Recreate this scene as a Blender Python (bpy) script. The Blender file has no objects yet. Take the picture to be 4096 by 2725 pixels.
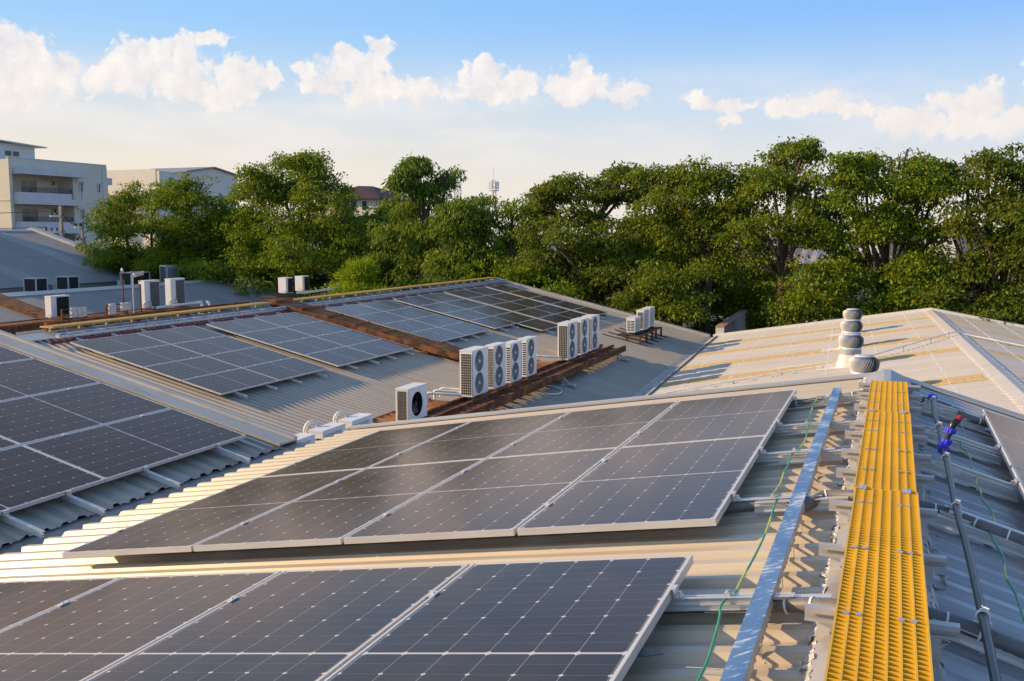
import bpy, math, random
import numpy as np
from mathutils import Vector, Matrix
random.seed(7); rng = np.random.default_rng(11)
scene = bpy.context.scene
COL = scene.collection

# ------------------------------------------------------------------ camera
YAW, PITCH = 0.370406, 0.109846
FPX = 3906.93                       # focal length in pixels of a 4096 wide frame
fwd = Vector((-math.sin(YAW)*math.cos(PITCH), math.cos(YAW)*math.cos(PITCH), -math.sin(PITCH)))
rgt = Vector((math.cos(YAW), math.sin(YAW), 0)); upv = rgt.cross(fwd)
cam_d = bpy.data.cameras.new("camera"); cam = bpy.data.objects.new("camera", cam_d); COL.objects.link(cam)
cam_d.sensor_width = 36; cam_d.lens = FPX/4096*36; cam_d.clip_start = 0.05; cam_d.clip_end = 6000
cam.matrix_world = Matrix(((rgt.x, upv.x, -fwd.x, 0), (rgt.y, upv.y, -fwd.y, 0), (rgt.z, upv.z, -fwd.z, 0), (0, 0, 0, 1)))
scene.camera = cam

def ray(px, py):                    # photo pixel (4096 wide) -> direction from the viewpoint
    return fwd + rgt*((px-2048)/FPX) - upv*((py-1362.5)/FPX)
def at(px, py, Y):                  # point of that ray at world depth Y
    d = ray(px, py); return d*(Y/d.y)

# ------------------------------------------------------------------ light
SUN = Vector((-0.97, -0.33, 0.375)).normalized()
EL = math.asin(SUN.z); AZ = math.atan2(SUN.x, SUN.y)
sl = bpy.data.lights.new("sun", 'SUN'); sl.energy = 4.9; sl.angle = math.radians(0.55); sl.color = (1.0, 0.71, 0.40)
so = bpy.data.objects.new("sun", sl); COL.objects.link(so); so.location = (-60, -30, 60)
so.rotation_euler = (-SUN).to_track_quat('-Z', 'Y').to_euler()
scene.view_settings.view_transform = 'Standard'; scene.view_settings.look = 'None'
scene.view_settings.exposure = 0.345; scene.view_settings.gamma = 1.0

# ------------------------------------------------------------------ node helper
class NT:
    def __init__(s, tree): s.t = tree; s.n = tree.nodes; s.l = tree.links
    def node(s, typ, **kw):
        n = s.n.new(typ)
        for k, v in kw.items(): setattr(n, k, v)
        return n
    def put(s, sock, v):
        if isinstance(v, bpy.types.NodeSocket): s.l.new(v, sock)
        else: sock.default_value = v
    def m(s, op, a, b=None, c=None, clamp=False):
        n = s.node('ShaderNodeMath', operation=op); n.use_clamp = clamp
        s.put(n.inputs[0], a)
        if b is not None: s.put(n.inputs[1], b)
        if c is not None: s.put(n.inputs[2], c)
        return n.outputs[0]
    def vm(s, op, a, b=None):
        n = s.node('ShaderNodeVectorMath', operation=op); s.put(n.inputs[0], a)
        if b is not None: s.put(n.inputs[1], b)
        return n.outputs['Value'] if op in ('LENGTH', 'DOT_PRODUCT', 'DISTANCE') else n.outputs[0]
    def xyz(s, v):
        n = s.node('ShaderNodeSeparateXYZ'); s.put(n.inputs[0], v); return n.outputs
    def comb(s, x, y, z):
        n = s.node('ShaderNodeCombineXYZ')
        for i, q in enumerate((x, y, z)): s.put(n.inputs[i], q)
        return n.outputs[0]
    def noise(s, vec, scale=1., detail=4., rough=.55, dist=0., dim='3D'):
        n = s.node('ShaderNodeTexNoise'); n.noise_dimensions = dim
        s.put(n.inputs['Vector'], vec); n.inputs['Scale'].default_value = scale
        n.inputs['Detail'].default_value = detail; n.inputs['Roughness'].default_value = rough; n.inputs['Distortion'].default_value = dist
        return n.outputs['Fac']
    def sstep(s, v, a, b, lo=0., hi=1.):
        n = s.node('ShaderNodeMapRange', interpolation_type='SMOOTHSTEP'); s.put(n.inputs[0], v)
        for i, q in enumerate((a, b, lo, hi)): s.put(n.inputs[1+i], q)
        return n.outputs[0]
    def mix(s, f, a, b):
        n = s.node('ShaderNodeMix', data_type='RGBA'); s.put(n.inputs[0], f)
        for i, q in ((6, a), (7, b)): s.put(n.inputs[i], q if isinstance(q, bpy.types.NodeSocket) else (q[0], q[1], q[2], 1))
        return n.outputs[2]
    def ramp(s, f, stops):
        n = s.node('ShaderNodeValToRGB'); s.put(n.inputs[0], f); e = n.color_ramp.elements
        while len(e) < len(stops): e.new(.5)
        for q, (p, c) in zip(e, stops): q.position = p; q.color = (c[0], c[1], c[2], 1)
        return n.outputs[0]

# ------------------------------------------------------------------ sky with clouds (world)
world = bpy.data.worlds.new("World"); scene.world = world; world.use_nodes = True
w = NT(world.node_tree); w.n.clear()
sky = w.node('ShaderNodeTexSky', sky_type='NISHITA'); sky.sun_disc = False
sky.sun_elevation = EL; sky.sun_rotation = AZ; sky.altitude = 10; sky.air_density = 1.0; sky.dust_density = 1.6; sky.ozone_density = 1.6
SKY_S = 0.12
tc = w.node('ShaderNodeTexCoord'); D = w.vm('NORMALIZE', tc.outputs['Generated']); dx, dy, dz = w.xyz(D)
azim = w.m('MULTIPLY', w.m('ARCTAN2', dx, dy), 57.29578); elev = w.m('MULTIPLY', w.m('ARCSINE', dz), 57.29578)
P2 = w.comb(azim, elev, 0.0)
# humid haze near the horizon, creamier toward the sun
sunside = w.m('MULTIPLY_ADD', w.vm('DOT_PRODUCT', D, tuple(SUN)), .5, .5)
sl_ = w.sstep(azim, -50., 12., 1., 0.)
SG = 1/1.27
def K(*c): return tuple(q*SG for q in c)
skyc = w.vm('SCALE', w.vm('MULTIPLY', sky.outputs[0], (.86, .97, 1.14))); skyc.node.inputs['Scale'].default_value = SKY_S
blue = w.mix(w.sstep(elev, 6., 14.), K(.44, .69, .98), K(.24, .50, 1.0))
blue = w.mix(w.m('MULTIPLY', sl_, .55), blue, K(.42, .72, .98))
blue = w.mix(w.m('MULTIPLY', w.sstep(sunside, .45, .9), w.sstep(elev, 13., 22., 0., .6)), blue, K(.70, .78, .86))
base = w.mix(w.sstep(elev, 14., 50., .95, .25), skyc, blue)
hz = w.sstep(elev, 3.0, 12.2, 1.0, 0.0)
hcol = w.mix(sl_, K(.70, .76, .84), K(.90, .82, .70))
hcol = w.mix(w.sstep(elev, .5, 6.5), w.mix(sl_, K(.87, .81, .74), K(.93, .82, .66)), hcol)
base = w.mix(w.m('MULTIPLY', hz, .96), base, hcol); base0 = base
def dirdeg(px, py):
    d = ray(px*4096/2357, py*4096/2357).normalized()
    return math.degrees(math.atan2(d.x, d.y)), math.degrees(math.asin(d.z))
BL = [(20,110,85,50),(80,165,100,55),(20,210,100,40),(330,120,66,34),(300,165,70,45),(470,92,66,20),(400,175,90,50),(400,110,60,34),(250,180,70,32),(550,185,66,46),(610,180,36,34),(480,215,110,32),
      (702,152,34,24),(790,125,34,28),(880,115,38,28),(830,160,80,46),(760,190,66,36),(860,205,90,34),(955,212,62,26),
      (1120,160,46,32),(1080,185,62,38),(1190,200,60,36),(1120,215,100,28),(1325,165,44,34),(1340,210,70,40),(1440,222,52,32),(1290,190,36,26),
      (1600,230,52,18),(1650,240,66,17),(1700,240,46,13),(1682,276,34,19),
      (1900,232,66,28),(1840,248,92,24),(1940,258,100,20),(2180,238,54,34),(2265,228,56,46),(2110,285,86,32),(2220,285,90,40),(2330,275,70,46),
      (2480,200,90,70),(2620,230,90,50),(2760,240,80,40),(-120,150,110,70),(-260,190,120,60),(-460,170,150,70)]
def cloud_density(vec):
    na = w.noise(vec, .42, 7., .62, .0, '2D'); nb = w.noise(w.vm('ADD', vec, (31.7, 11.3, 0)), .42, 5., .62, .0, '2D')
    puff = w.node('ShaderNodeTexVoronoi'); puff.voronoi_dimensions = '2D'; puff.feature = 'F1'
    wob = w.vm('ADD', vec, w.comb(w.m('MULTIPLY_ADD', na, 2.6, -1.3), w.m('MULTIPLY_ADD', nb, 2.0, -1.0), 0.))
    w.put(puff.inputs['Vector'], wob); puff.inputs['Scale'].default_value = .85; puff.inputs['Detail'].default_value = 2.; puff.inputs['Roughness'].default_value = .55
    pf = w.m('SUBTRACT', .62, puff.outputs['Distance'])
    best = None
    for (x, y, rx, ry) in BL:
        a, e = dirdeg(x, y); k = 57.2958/2248*.97
        q = w.vm('MULTIPLY', w.vm('SUBTRACT', wob, (a, e, 0)), (1/(rx*k), 1/(ry*k), 0))
        d = w.m('SUBTRACT', 1.0, w.vm('LENGTH', q))
        best = d if best is None else w.m('SMOOTH_MAX', best, d, .12)
    return w.m('ADD', w.m('ADD', best, .30), w.m('ADD', w.m('MULTIPLY', pf, .62), w.m('MULTIPLY_ADD', na, .7, -.36))), na, pf
d0, n0, pf0 = cloud_density(P2)
n1 = w.noise(w.vm('ADD', P2, (-.45, .6, 0.)), .42, 5., .62, .0, '2D')
hard = w.sstep(elev, 5.0, 9.5, .60, .46)
alpha = w.m('DIVIDE', w.m('SUBTRACT', d0, .06), hard, clamp=True); alpha = w.sstep(alpha, 0., 1.)
alpha = w.m('MULTIPLY', alpha, w.sstep(elev, 3.0, 5.8, .12, 1.0))
lit = w.m('ADD', w.m('ADD', w.m('MULTIPLY', w.m('SUBTRACT', n0, n1), 1.6), w.m('MULTIPLY', pf0, .5)), .66, clamp=True)
ccol = w.mix(lit, K(.78, .75, .80), K(1.03, .97, .91))
ccol = w.mix(w.m('MULTIPLY', w.sstep(elev, 10., 5., 0., 1.), .55), ccol, K(.93, .84, .77))
# thin veil of haze and broken low cloud under the heads
vn = w.noise(w.vm('MULTIPLY', P2, (.10, .38, 0.)), 1., 7., .6, .0, '2D')
veil = w.m('MULTIPLY', w.sstep(vn, .36, .66), w.m('MULTIPLY', w.sstep(elev, 10., 7.5), w.sstep(elev, 2.5, 5.)))
base = w.mix(w.m('MULTIPLY', veil, w.m('MULTIPLY_ADD', sl_, .40, .22)), base, K(.93, .88, .86))
final = w.mix(w.m('MULTIPLY', alpha, .93), base, ccol)
clearsky = w.node('ShaderNodeBackground'); w.put(clearsky.inputs[0], base0); clearsky.inputs[1].default_value = 1.0
# veil: thin high haze streaks
bg = w.node('ShaderNodeBackground'); w.put(bg.inputs[0], final); bg.inputs[1].default_value = 1.0
mxs = w.node('ShaderNodeMixShader'); w.put(mxs.inputs[0], w.m('MULTIPLY', w.m('GREATER_THAN', elev, 3.0), w.m('LESS_THAN', elev, 19.0)))
w.l.new(clearsky.outputs[0], mxs.inputs[1]); w.l.new(bg.outputs[0], mxs.inputs[2])
out = w.node('ShaderNodeOutputWorld'); w.l.new(mxs.outputs[0], out.inputs[0])
# ------------------------------------------------------------------ materials
def newmat(name):
    m = bpy.data.materials.new(name); m.use_nodes = True; t = NT(m.node_tree); t.n.clear()
    o = t.node('ShaderNodeOutputMaterial'); b = t.node('ShaderNodeBsdfPrincipled'); t.l.new(b.outputs[0], o.inputs[0])
    return m, t, b, o
def M(name, col, rough=.5, metal=0., var=.12, scale=(6, 6, 6), col2=None, th=(.52, .68), scale2=(2, 2, 2), col3=None, th3=(.6, .7), scale3=(9, 9, 9), spec=.5, bump=0., bscale=40., coat=0., det=5.):
    m, t, b, o = newmat(name)
    co = t.node('ShaderNodeTexCoord').outputs['Object']
    n = t.noise(t.vm('MULTIPLY', co, tuple(scale)), 1., det)
    hi = [min(1, c*(1+var)) for c in col]; lo = [c*(1-var) for c in col]
    c = t.mix(t.sstep(n, .25, .75), lo, hi)
    if col2: c = t.mix(t.sstep(t.noise(t.vm('MULTIPLY', co, tuple(scale2)), 1., 6., .6), th[0], th[1]), c, col2)
    if col3: c = t.mix(t.sstep(t.noise(t.vm('MULTIPLY', co, tuple(scale3)), 1., 6., .6), th3[0], th3[1]), c, col3)
    t.put(b.inputs['Base Color'], c)
    t.put(b.inputs['Roughness'], t.m('MULTIPLY_ADD', n, .2, rough-.1, clamp=True)); b.inputs['Metallic'].default_value = metal
    b.inputs['Specular IOR Level'].default_value = spec; b.inputs['Coat Weight'].default_value = coat
    if bump:
        bn = t.node('ShaderNodeBump'); bn.inputs['Strength'].default_value = bump; bn.inputs['Distance'].default_value = .02
        t.put(bn.inputs['Height'], t.noise(co, bscale, 4.)); t.l.new(bn.outputs[0], b.inputs['Normal'])
    return m
def leafmat(name, stops, tr=.38):
    m = bpy.data.materials.new(name); m.use_nodes = True; t = NT(m.node_tree); t.n.clear()
    o = t.node('ShaderNodeOutputMaterial')
    g = t.node('ShaderNodeNewGeometry'); oc = t.node('ShaderNodeTexCoord').outputs['Object']
    f = t.m('ADD', t.m('MULTIPLY', g.outputs['Random Per Island'], .72), t.m('MULTIPLY', t.noise(oc, .55, 3.), .30), clamp=True)
    c = t.ramp(f, stops)
    b = t.node('ShaderNodeBsdfPrincipled'); t.put(b.inputs['Base Color'], c); b.inputs['Roughness'].default_value = .5; b.inputs['Specular IOR Level'].default_value = .22
    tl = t.node('ShaderNodeBsdfTranslucent'); t.put(tl.inputs[0], t.mix(.5, c, (.30, .38, .02)))
    mx = t.node('ShaderNodeMixShader'); mx.inputs[0].default_value = tr
    t.l.new(b.outputs[0], mx.inputs[1]); t.l.new(tl.outputs[0], mx.inputs[2]); t.l.new(mx.outputs[0], o.inputs[0])
    return m
def sheetmat(name, col, dirt, rough=.5, metal=.25, lap=0.8, grime=.5):
    """painted / galvanised roof sheet: streaks along the slope (x), sheet-to-sheet tone, grime"""
    m, t, b, o = newmat(name)
    co = t.node('ShaderNodeTexCoord').outputs['Object']; x, y, z = t.xyz(co)
    st = t.noise(t.vm('MULTIPLY', co, (.35, 26., 0.)), 1., 4., .6)
    st2 = t.noise(t.vm('MULTIPLY', co, (1.2, 90., 0.)), 1., 3., .6)
    big = t.noise(t.vm('MULTIPLY', co, (.25, .5, 0.)), 1., 5., .6)
    sh = t.node('ShaderNodeTexWhiteNoise'); sh.noise_dimensions = '1D'; t.put(sh.inputs['W'], t.m('FLOOR', t.m('DIVIDE', y, lap)))
    c = t.mix(t.sstep(st, .3, .7), [q*.86 for q in col], [min(1, q*1.08) for q in col])
    c = t.mix(t.m('MULTIPLY', t.sstep(st2, .5, .75), .35), c, dirt)
    c = t.mix(t.m('MULTIPLY', t.sstep(big, .42, .78), grime), c, dirt)
    c = t.mix(t.m('MULTIPLY', sh.outputs[0], .22), c, [q*.7 for q in col])
    t.put(b.inputs['Base Color'], c); b.inputs['Metallic'].default_value = metal
    t.put(b.inputs['Roughness'], t.m('MULTIPLY_ADD', big, .25, rough-.12))
    return m
def panelmat():
    m, t, b, o = newmat('solar_cells')
    co = t.node('ShaderNodeTexCoord').outputs['Object']; x, y, z = t.xyz(co)
    PX = 0.1655
    y2 = t.m('SUBTRACT', t.m('ABSOLUTE', y), .008)
    def grid(v, p, ph=0.): return t.m('MULTIPLY', t.m('SUBTRACT', .5, t.m('ABSOLUTE', t.m('SUBTRACT', t.m('FRACT', t.m('DIVIDE', v, p)), .5))), p)
    gx = grid(x, PX); gy = grid(y2, .0844); gyf = grid(y2, .1688)
    colline = t.m('LESS_THAN', gx, .0016)
    rowline = t.m('LESS_THAN', gy, .0011)
    dia = t.m('LESS_THAN', t.m('ADD', gx, gyf), .0105)
    mid = t.m('LESS_THAN', t.m('ABSOLUTE', y), .0065)
    edge = t.m('MAXIMUM', t.m('GREATER_THAN', t.m('ABSOLUTE', x), .5015), t.m('GREATER_THAN', t.m('ABSOLUTE', y), 1.0335))
    bright = t.m('MAXIMUM', t.m('MAXIMUM', t.m('MULTIPLY', colline, .38), t.m('MULTIPLY', rowline, .16)), t.m('MAXIMUM', dia, t.m('MAXIMUM', mid, edge)))
    bus = t.m('LESS_THAN', grid(x, .0092), .0004)
    oi = t.node('ShaderNodeObjectInfo')
    cellrow = t.node('ShaderNodeTexWhiteNoise'); cellrow.noise_dimensions = '3D'
    t.put(cellrow.inputs['Vector'], t.comb(t.m('FLOOR', t.m('DIVIDE', x, PX)), t.m('FLOOR', t.m('DIVIDE', y, .0844)), oi.outputs['Random']))
    cell = t.mix(cellrow.outputs[0], (.018, .0135, .016), (.024, .018, .021))
    cell = t.mix(t.m('MULTIPLY', bus, .25), cell, (.12, .12, .13))
    geo = t.node('ShaderNodeNewGeometry')
    du = t.noise(geo.outputs['Position'], 1.7, 8., .65); sp = t.noise(geo.outputs['Position'], 95., 2., .5)
    cell = t.mix(t.m('MULTIPLY', t.sstep(du, .30, .8), .07), cell, (.34, .29, .24))
    cell = t.mix(t.sstep(sp, .79, .83), cell, (.45, .42, .36))
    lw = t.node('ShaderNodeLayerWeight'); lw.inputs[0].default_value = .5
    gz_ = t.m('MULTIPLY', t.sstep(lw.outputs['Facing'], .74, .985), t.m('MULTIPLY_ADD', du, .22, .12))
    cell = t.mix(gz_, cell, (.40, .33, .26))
    c = t.mix(bright, cell, (.56, .56, .57))
    # anti-reflection coated glass: weaker, slightly warm mirror layer over dusty cells
    df = t.node('ShaderNodeBsdfDiffuse'); t.put(df.inputs[0], c)
    gl = t.node('ShaderNodeBsdfGlossy'); gl.inputs[0].default_value = (.93, .76, .69, 1); t.put(gl.inputs['Roughness'], t.m('MULTIPLY_ADD', du, .16, .07))
    fr = t.node('ShaderNodeFresnel'); fr.inputs[0].default_value = 1.44
    ms = t.node('ShaderNodeMixShader'); t.l.new(fr.outputs[0], ms.inputs[0]); t.l.new(df.outputs[0], ms.inputs[1]); t.l.new(gl.outputs[0], ms.inputs[2])
    t.n.remove(b); t.l.new(ms.outputs[0], o.inputs[0])
    return m
MT = {}
MT['roofA'] = sheetmat('aged_cream_roof_sheet', (.60, .52, .40), (.33, .25, .16), .42, .12, .76, .45)
MT['roofAR'] = sheetmat('shade_toned_roof_sheet', (.50, .50, .51), (.34, .31, .28), .42, .35, .76, .4)  # cool copy of the cream sheet: right slope's shade put into the colour
MT['roofB'] = sheetmat('aged_grey_roof_sheet', (.52, .46, .37), (.27, .22, .16), .45, .2, .76, .5)
MT['roofC'] = sheetmat('grey_roof_sheet', (.43, .385, .32), (.26, .21, .15), .45, .15, .8, .45)
MT['roofD'] = sheetmat('beige_roof_sheet', (.60, .56, .50), (.45, .36, .26), .5, .05, .8, .4)
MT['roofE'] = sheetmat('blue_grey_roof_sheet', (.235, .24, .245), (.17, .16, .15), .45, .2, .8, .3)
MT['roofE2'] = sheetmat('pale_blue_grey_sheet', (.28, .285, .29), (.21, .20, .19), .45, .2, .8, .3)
MT['flash'] = M('galvanised_flashing', (.47, .45, .41), .45, .2, .12, (.6, 3, 3), (.30, .26, .20), (.55, .75), (.8, 4, 3))
MT['cap'] = M('ridge_cap_metal', (.50, .47, .44), .45, .25, .15, (3, 1, 3), (.27, .23, .19), (.5, .75), (5, 2, 4))
MT['capD'] = M('beige_ridge_cap', (.62, .57, .50), .5, .05, .06, (1, 3, 3))
MT['crossalu'] = M('grey_aluminium', (.50, .49, .48), .45, .35, .10, (3, 12, 12))  # walkway crosspieces: darker and greyer than the other aluminium
MT['alu'] = M('aluminium', (.72, .71, .69), .34, .55, .06, (3, 12, 12))
MT['frame'] = M('panel_frame_anodised', (.64, .62, .59), .42, .25, .05, (3, 12, 12))
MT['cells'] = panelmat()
MT['backsheet'] = M('panel_backsheet', (.62, .62, .62), .6)
MT['foil'] = M('crumpled_foil_sealant', (.56, .54, .51), .5, .35, .2, (18, 18, 18), bump=.8, bscale=40)
MT['yellow'] = M('yellow_fibreglass', (.76, .46, .020), .5, 0, .10, (1.2, 1.2, 1.2), (.58, .35, .03), (.58, .8), (5, 5, 5), col3=(.85, .62, .25), th3=(.70, .76), scale3=(30, 30, 30))
MT['yellowf'] = M('weathered_yellow_fibreglass', (.50, .32, .07), .6, 0, .15, (2, 2, 2), (.36, .26, .10), (.5, .75), (5, 5, 5))
MT['clip'] = M('clip_steel', (.60, .62, .66), .3, .7)
MT['steel'] = M('galvanised_steel', (.55, .56, .58), .4, .5, .15, (9, 9, 9))
MT['film'] = None
MT['rust'] = M('rusted_steel', (.125, .050, .024), .8, 0, .45, (5, 5, 5), (.26, .105, .038), (.46, .62), (2.6, 2.6, 2.6), (.035, .022, .018), (.60, .72), (4, 4, 4), spec=.2, bump=.4, bscale=30)
MT['rustlight'] = M('orange_rusted_mesh', (.27, .13, .055), .85, 0, .35, (3, 3, 3), (.16, .06, .03), (.5, .66), (2, 2, 2), (.33, .20, .10), (.56, .7), (3, 3, 3), spec=.2)
MT['darkiron'] = M('dark_painted_iron', (.045, .040, .038), .6, .1, .3, (6, 6, 6), (.15, .065, .035), (.6, .7), (4, 4, 4))
MT['acwhite'] = M('white_painted_metal', (.80, .79, .76), .35, 0, .04, (2, 2, 2), (.62, .56, .48), (.62, .85), (1.5, 1.5, 4))
MT['acgrey'] = M('grey_plastic', (.34, .35, .36), .5, 0, .06)
MT['acdark'] = M('dark_coil', (.028, .026, .026), .7, .1, .3, (40, 40, 2))
MT['accream'] = M('cream_wire', (.66, .62, .50), .5)
MT['acfoam'] = M('white_pipe_wrap', (.76, .73, .68), .6, 0, .08, (6, 6, 6), (.52, .45, .36), (.58, .8), (3, 3, 3))
MT['acbeige'] = M('beige_painted_metal', (.62, .60, .53), .45, 0, .05)
MT['pink'] = M('pink_label', (.62, .38, .36), .5)
MT['pinkrust'] = M('rusty_pink_paint', (.42, .22, .17), .7, 0, .15, (2, 2, 2), (.22, .10, .06), (.56, .75), (2, 1, 2))
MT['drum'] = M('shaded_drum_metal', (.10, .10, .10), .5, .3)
MT['black'] = M('black_plastic', (.018, .018, .02), .3, 0, .2, spec=.5)
MT['hose'] = M('black_pipe_with_dust', (.035, .035, .04), .32, 0, .2, (4, 4, 4), (.10, .095, .09), (.55, .8), (5, 5, 5))
MT['conduit'] = M('grey_conduit', (.15, .145, .14), .5, 0, .15, (20, 20, 20))
MT['blue'] = M('blue_fitting_plastic', (.055, .055, .62), .38, 0, .06)
MT['red'] = M('red_valve_plastic', (.55, .022, .02), .35)
MT['white'] = M('white_plastic', (.80, .79, .77), .45)
MT['redcable'] = M('red_cable', (.28, .03, .035), .5)
MT['turbine'] = M('bright_steel_vane', (.72, .70, .66), .36, .3, .06)
MT['ventwhite'] = M('white_vent_base', (.74, .70, .63), .5, 0, .05)
MT['dark'] = M('dark_void', (.012, .012, .012), .9)
MT['skylight'] = M('yellowed_skylight_sheet', (.55, .41, .19), .6, 0, .3, (22, 22, 1), (.40, .28, .11), (.5, .62), (14, 40, 1), (.70, .60, .38), (.6, .68), (30, 30, 1))
MT['plaster'] = M('cream_plaster', (.66, .62, .50), .8, 0, .05, (.4, .4, .4), (.42, .40, .33), (.60, .78), (.5, .5, .18), (.28, .26, .22), (.70, .80), (1.2, 1.2, .3))
MT['plaster2'] = M('pale_plaster', (.76, .71, .60), .8, 0, .05, (.4, .4, .4), (.42, .37, .29), (.62, .8), (.6, .6, .14))
MT['bluewhite'] = M('whitewashed_concrete', (.60, .61, .62), .8, 0, .06, (.6, .6, .6), (.36, .36, .36), (.6, .72), (1.3, 1.3, 1.0))
MT['concrete'] = M('stained_concrete', (.30, .27, .24), .85, 0, .15, (1, 1, 1), (.12, .10, .09), (.52, .7), (1.5, 1.5, .4))
MT['greywall'] = M('grey_gutter_paint', (.36, .32, .28), .6, 0, .08, (1, 1, 1), (.24, .20, .17), (.55, .8), (1, 2, 4))
MT['glass'] = M('dark_window_glass', (.03, .035, .04), .08, 0, .2, spec=.6)
MT['curtain'] = M('window_curtain', (.40, .36, .30), .8)
MT['trimwhite'] = M('white_trim', (.72, .72, .71), .6)
MT['iron'] = M('black_railing', (.02, .02, .022), .5)
MT['maroon'] = M('maroon_roof_tiles', (.055, .022, .020), .75, 0, .15, (8, 8, 8))
MT['towermetal'] = M('pale_lattice_steel', (.55, .55, .56), .5, .2)
MT['bark'] = M('bark', (.085, .060, .042), .9, 0, .3, (3, 3, 1), (.16, .125, .095), (.55, .7), (2, 2, 2), bump=.5, bscale=12)
MT['whitehouse'] = M('white_house_wall', (.72, .69, .64), .8, 0, .05)
MT['rooftin'] = M('weathered_tin_roof', (.30, .28, .27), .6, .1, .2, (1, 1, 1), (.18, .14, .12), (.5, .7), (.6, .6, .6))
MT['deadleaf'] = M('dry_leaf', (.17, .17, .15), .8)
MT['wire_green'] = None
MT['ground'] = M('dry_ground', (.10, .085, .06), .9, 0, .3, (.08, .08, .08), (.045, .06, .02), (.45, .6), (.05, .05, .05))
MT['asphalt'] = M('asphalt', (.05, .05, .05), .85, 0, .2)
def filmmat():
    m, t, b, o = newmat('blue_protective_film')
    co = t.node('ShaderNodeTexCoord').outputs['Object']; x, y, z = t.xyz(co)
    rot = t.comb(t.m('ADD', t.m('MULTIPLY', x, 9.), t.m('MULTIPLY', y, 5.)), t.m('MULTIPLY_ADD', y, 34., t.m('MULTIPLY', x, -40.)), 0.)
    n = t.noise(rot, 1., 6., .68); big = t.noise(co, 2.6, 4.)
    c = t.mix(t.sstep(big, .3, .7), (.085, .20, .40), (.17, .31, .51))
    c = t.mix(t.sstep(t.m('ADD', n, t.m('MULTIPLY_ADD', big, .6, -.28)), .56, .66), c, (.66, .74, .80))
    t.put(b.inputs['Base Color'], c); b.inputs['Roughness'].default_value = .5
    return m
MT['film'] = filmmat()
def gwire():
    m, t, b, o = newmat('green_yellow_earth_wire')
    co = t.node('ShaderNodeTexCoord').outputs['Object']
    n = t.noise(t.vm('MULTIPLY', co, (3., 1.1, 0.)), 1.6, 2.)
    t.put(b.inputs['Base Color'], t.mix(t.sstep(n, .50, .56), (.03, .30, .14), (.50, .56, .08))); b.inputs['Roughness'].default_value = .4
    return m
MT['wire_green'] = gwire()
G1 = [(0., (0.042, 0.085, 0.006)), (.3, (0.087, 0.163, 0.009)), (.6, (0.164, 0.247, 0.011)), (.82, (0.269, 0.309, 0.015)), (1., (0.422, 0.386, 0.022))]
G2 = [(0., (0.036, 0.075, 0.008)), (.3, (0.083, 0.158, 0.014)), (.55, (0.150, 0.217, 0.016)), (.76, (0.240, 0.262, 0.024)), (.93, (0.300, 0.225, 0.034)), (1., (0.390, 0.135, 0.034))]
G3 = [(0., (0.038, 0.077, 0.009)), (.35, (0.081, 0.154, 0.013)), (.65, (0.154, 0.232, 0.022)), (.88, (0.269, 0.309, 0.043)), (1., (0.384, 0.340, 0.076))]
G4 = [(0., (.14, .24, .01)), (.5, (.26, .38, .015)), (1., (.42, .48, .03))]
G5 = [(0., (0.036, 0.066, 0.008)), (.35, (0.075, 0.132, 0.014)), (.62, (0.128, 0.180, 0.016)), (.80, (0.210, 0.225, 0.024)), (.93, (0.285, 0.150, 0.041)), (1., (0.330, 0.090, 0.034))]
MT['leaf1'] = leafmat('deep_green_leaves', G1); MT['leaf2'] = leafmat('olive_orange_leaves', G2); MT['leaf3'] = leafmat('glossy_drooping_leaves', G3)
MT['leaf4'] = leafmat('yellow_green_needles', G4, .5); MT['leaf5'] = leafmat('reddish_green_leaves', G5)

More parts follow.
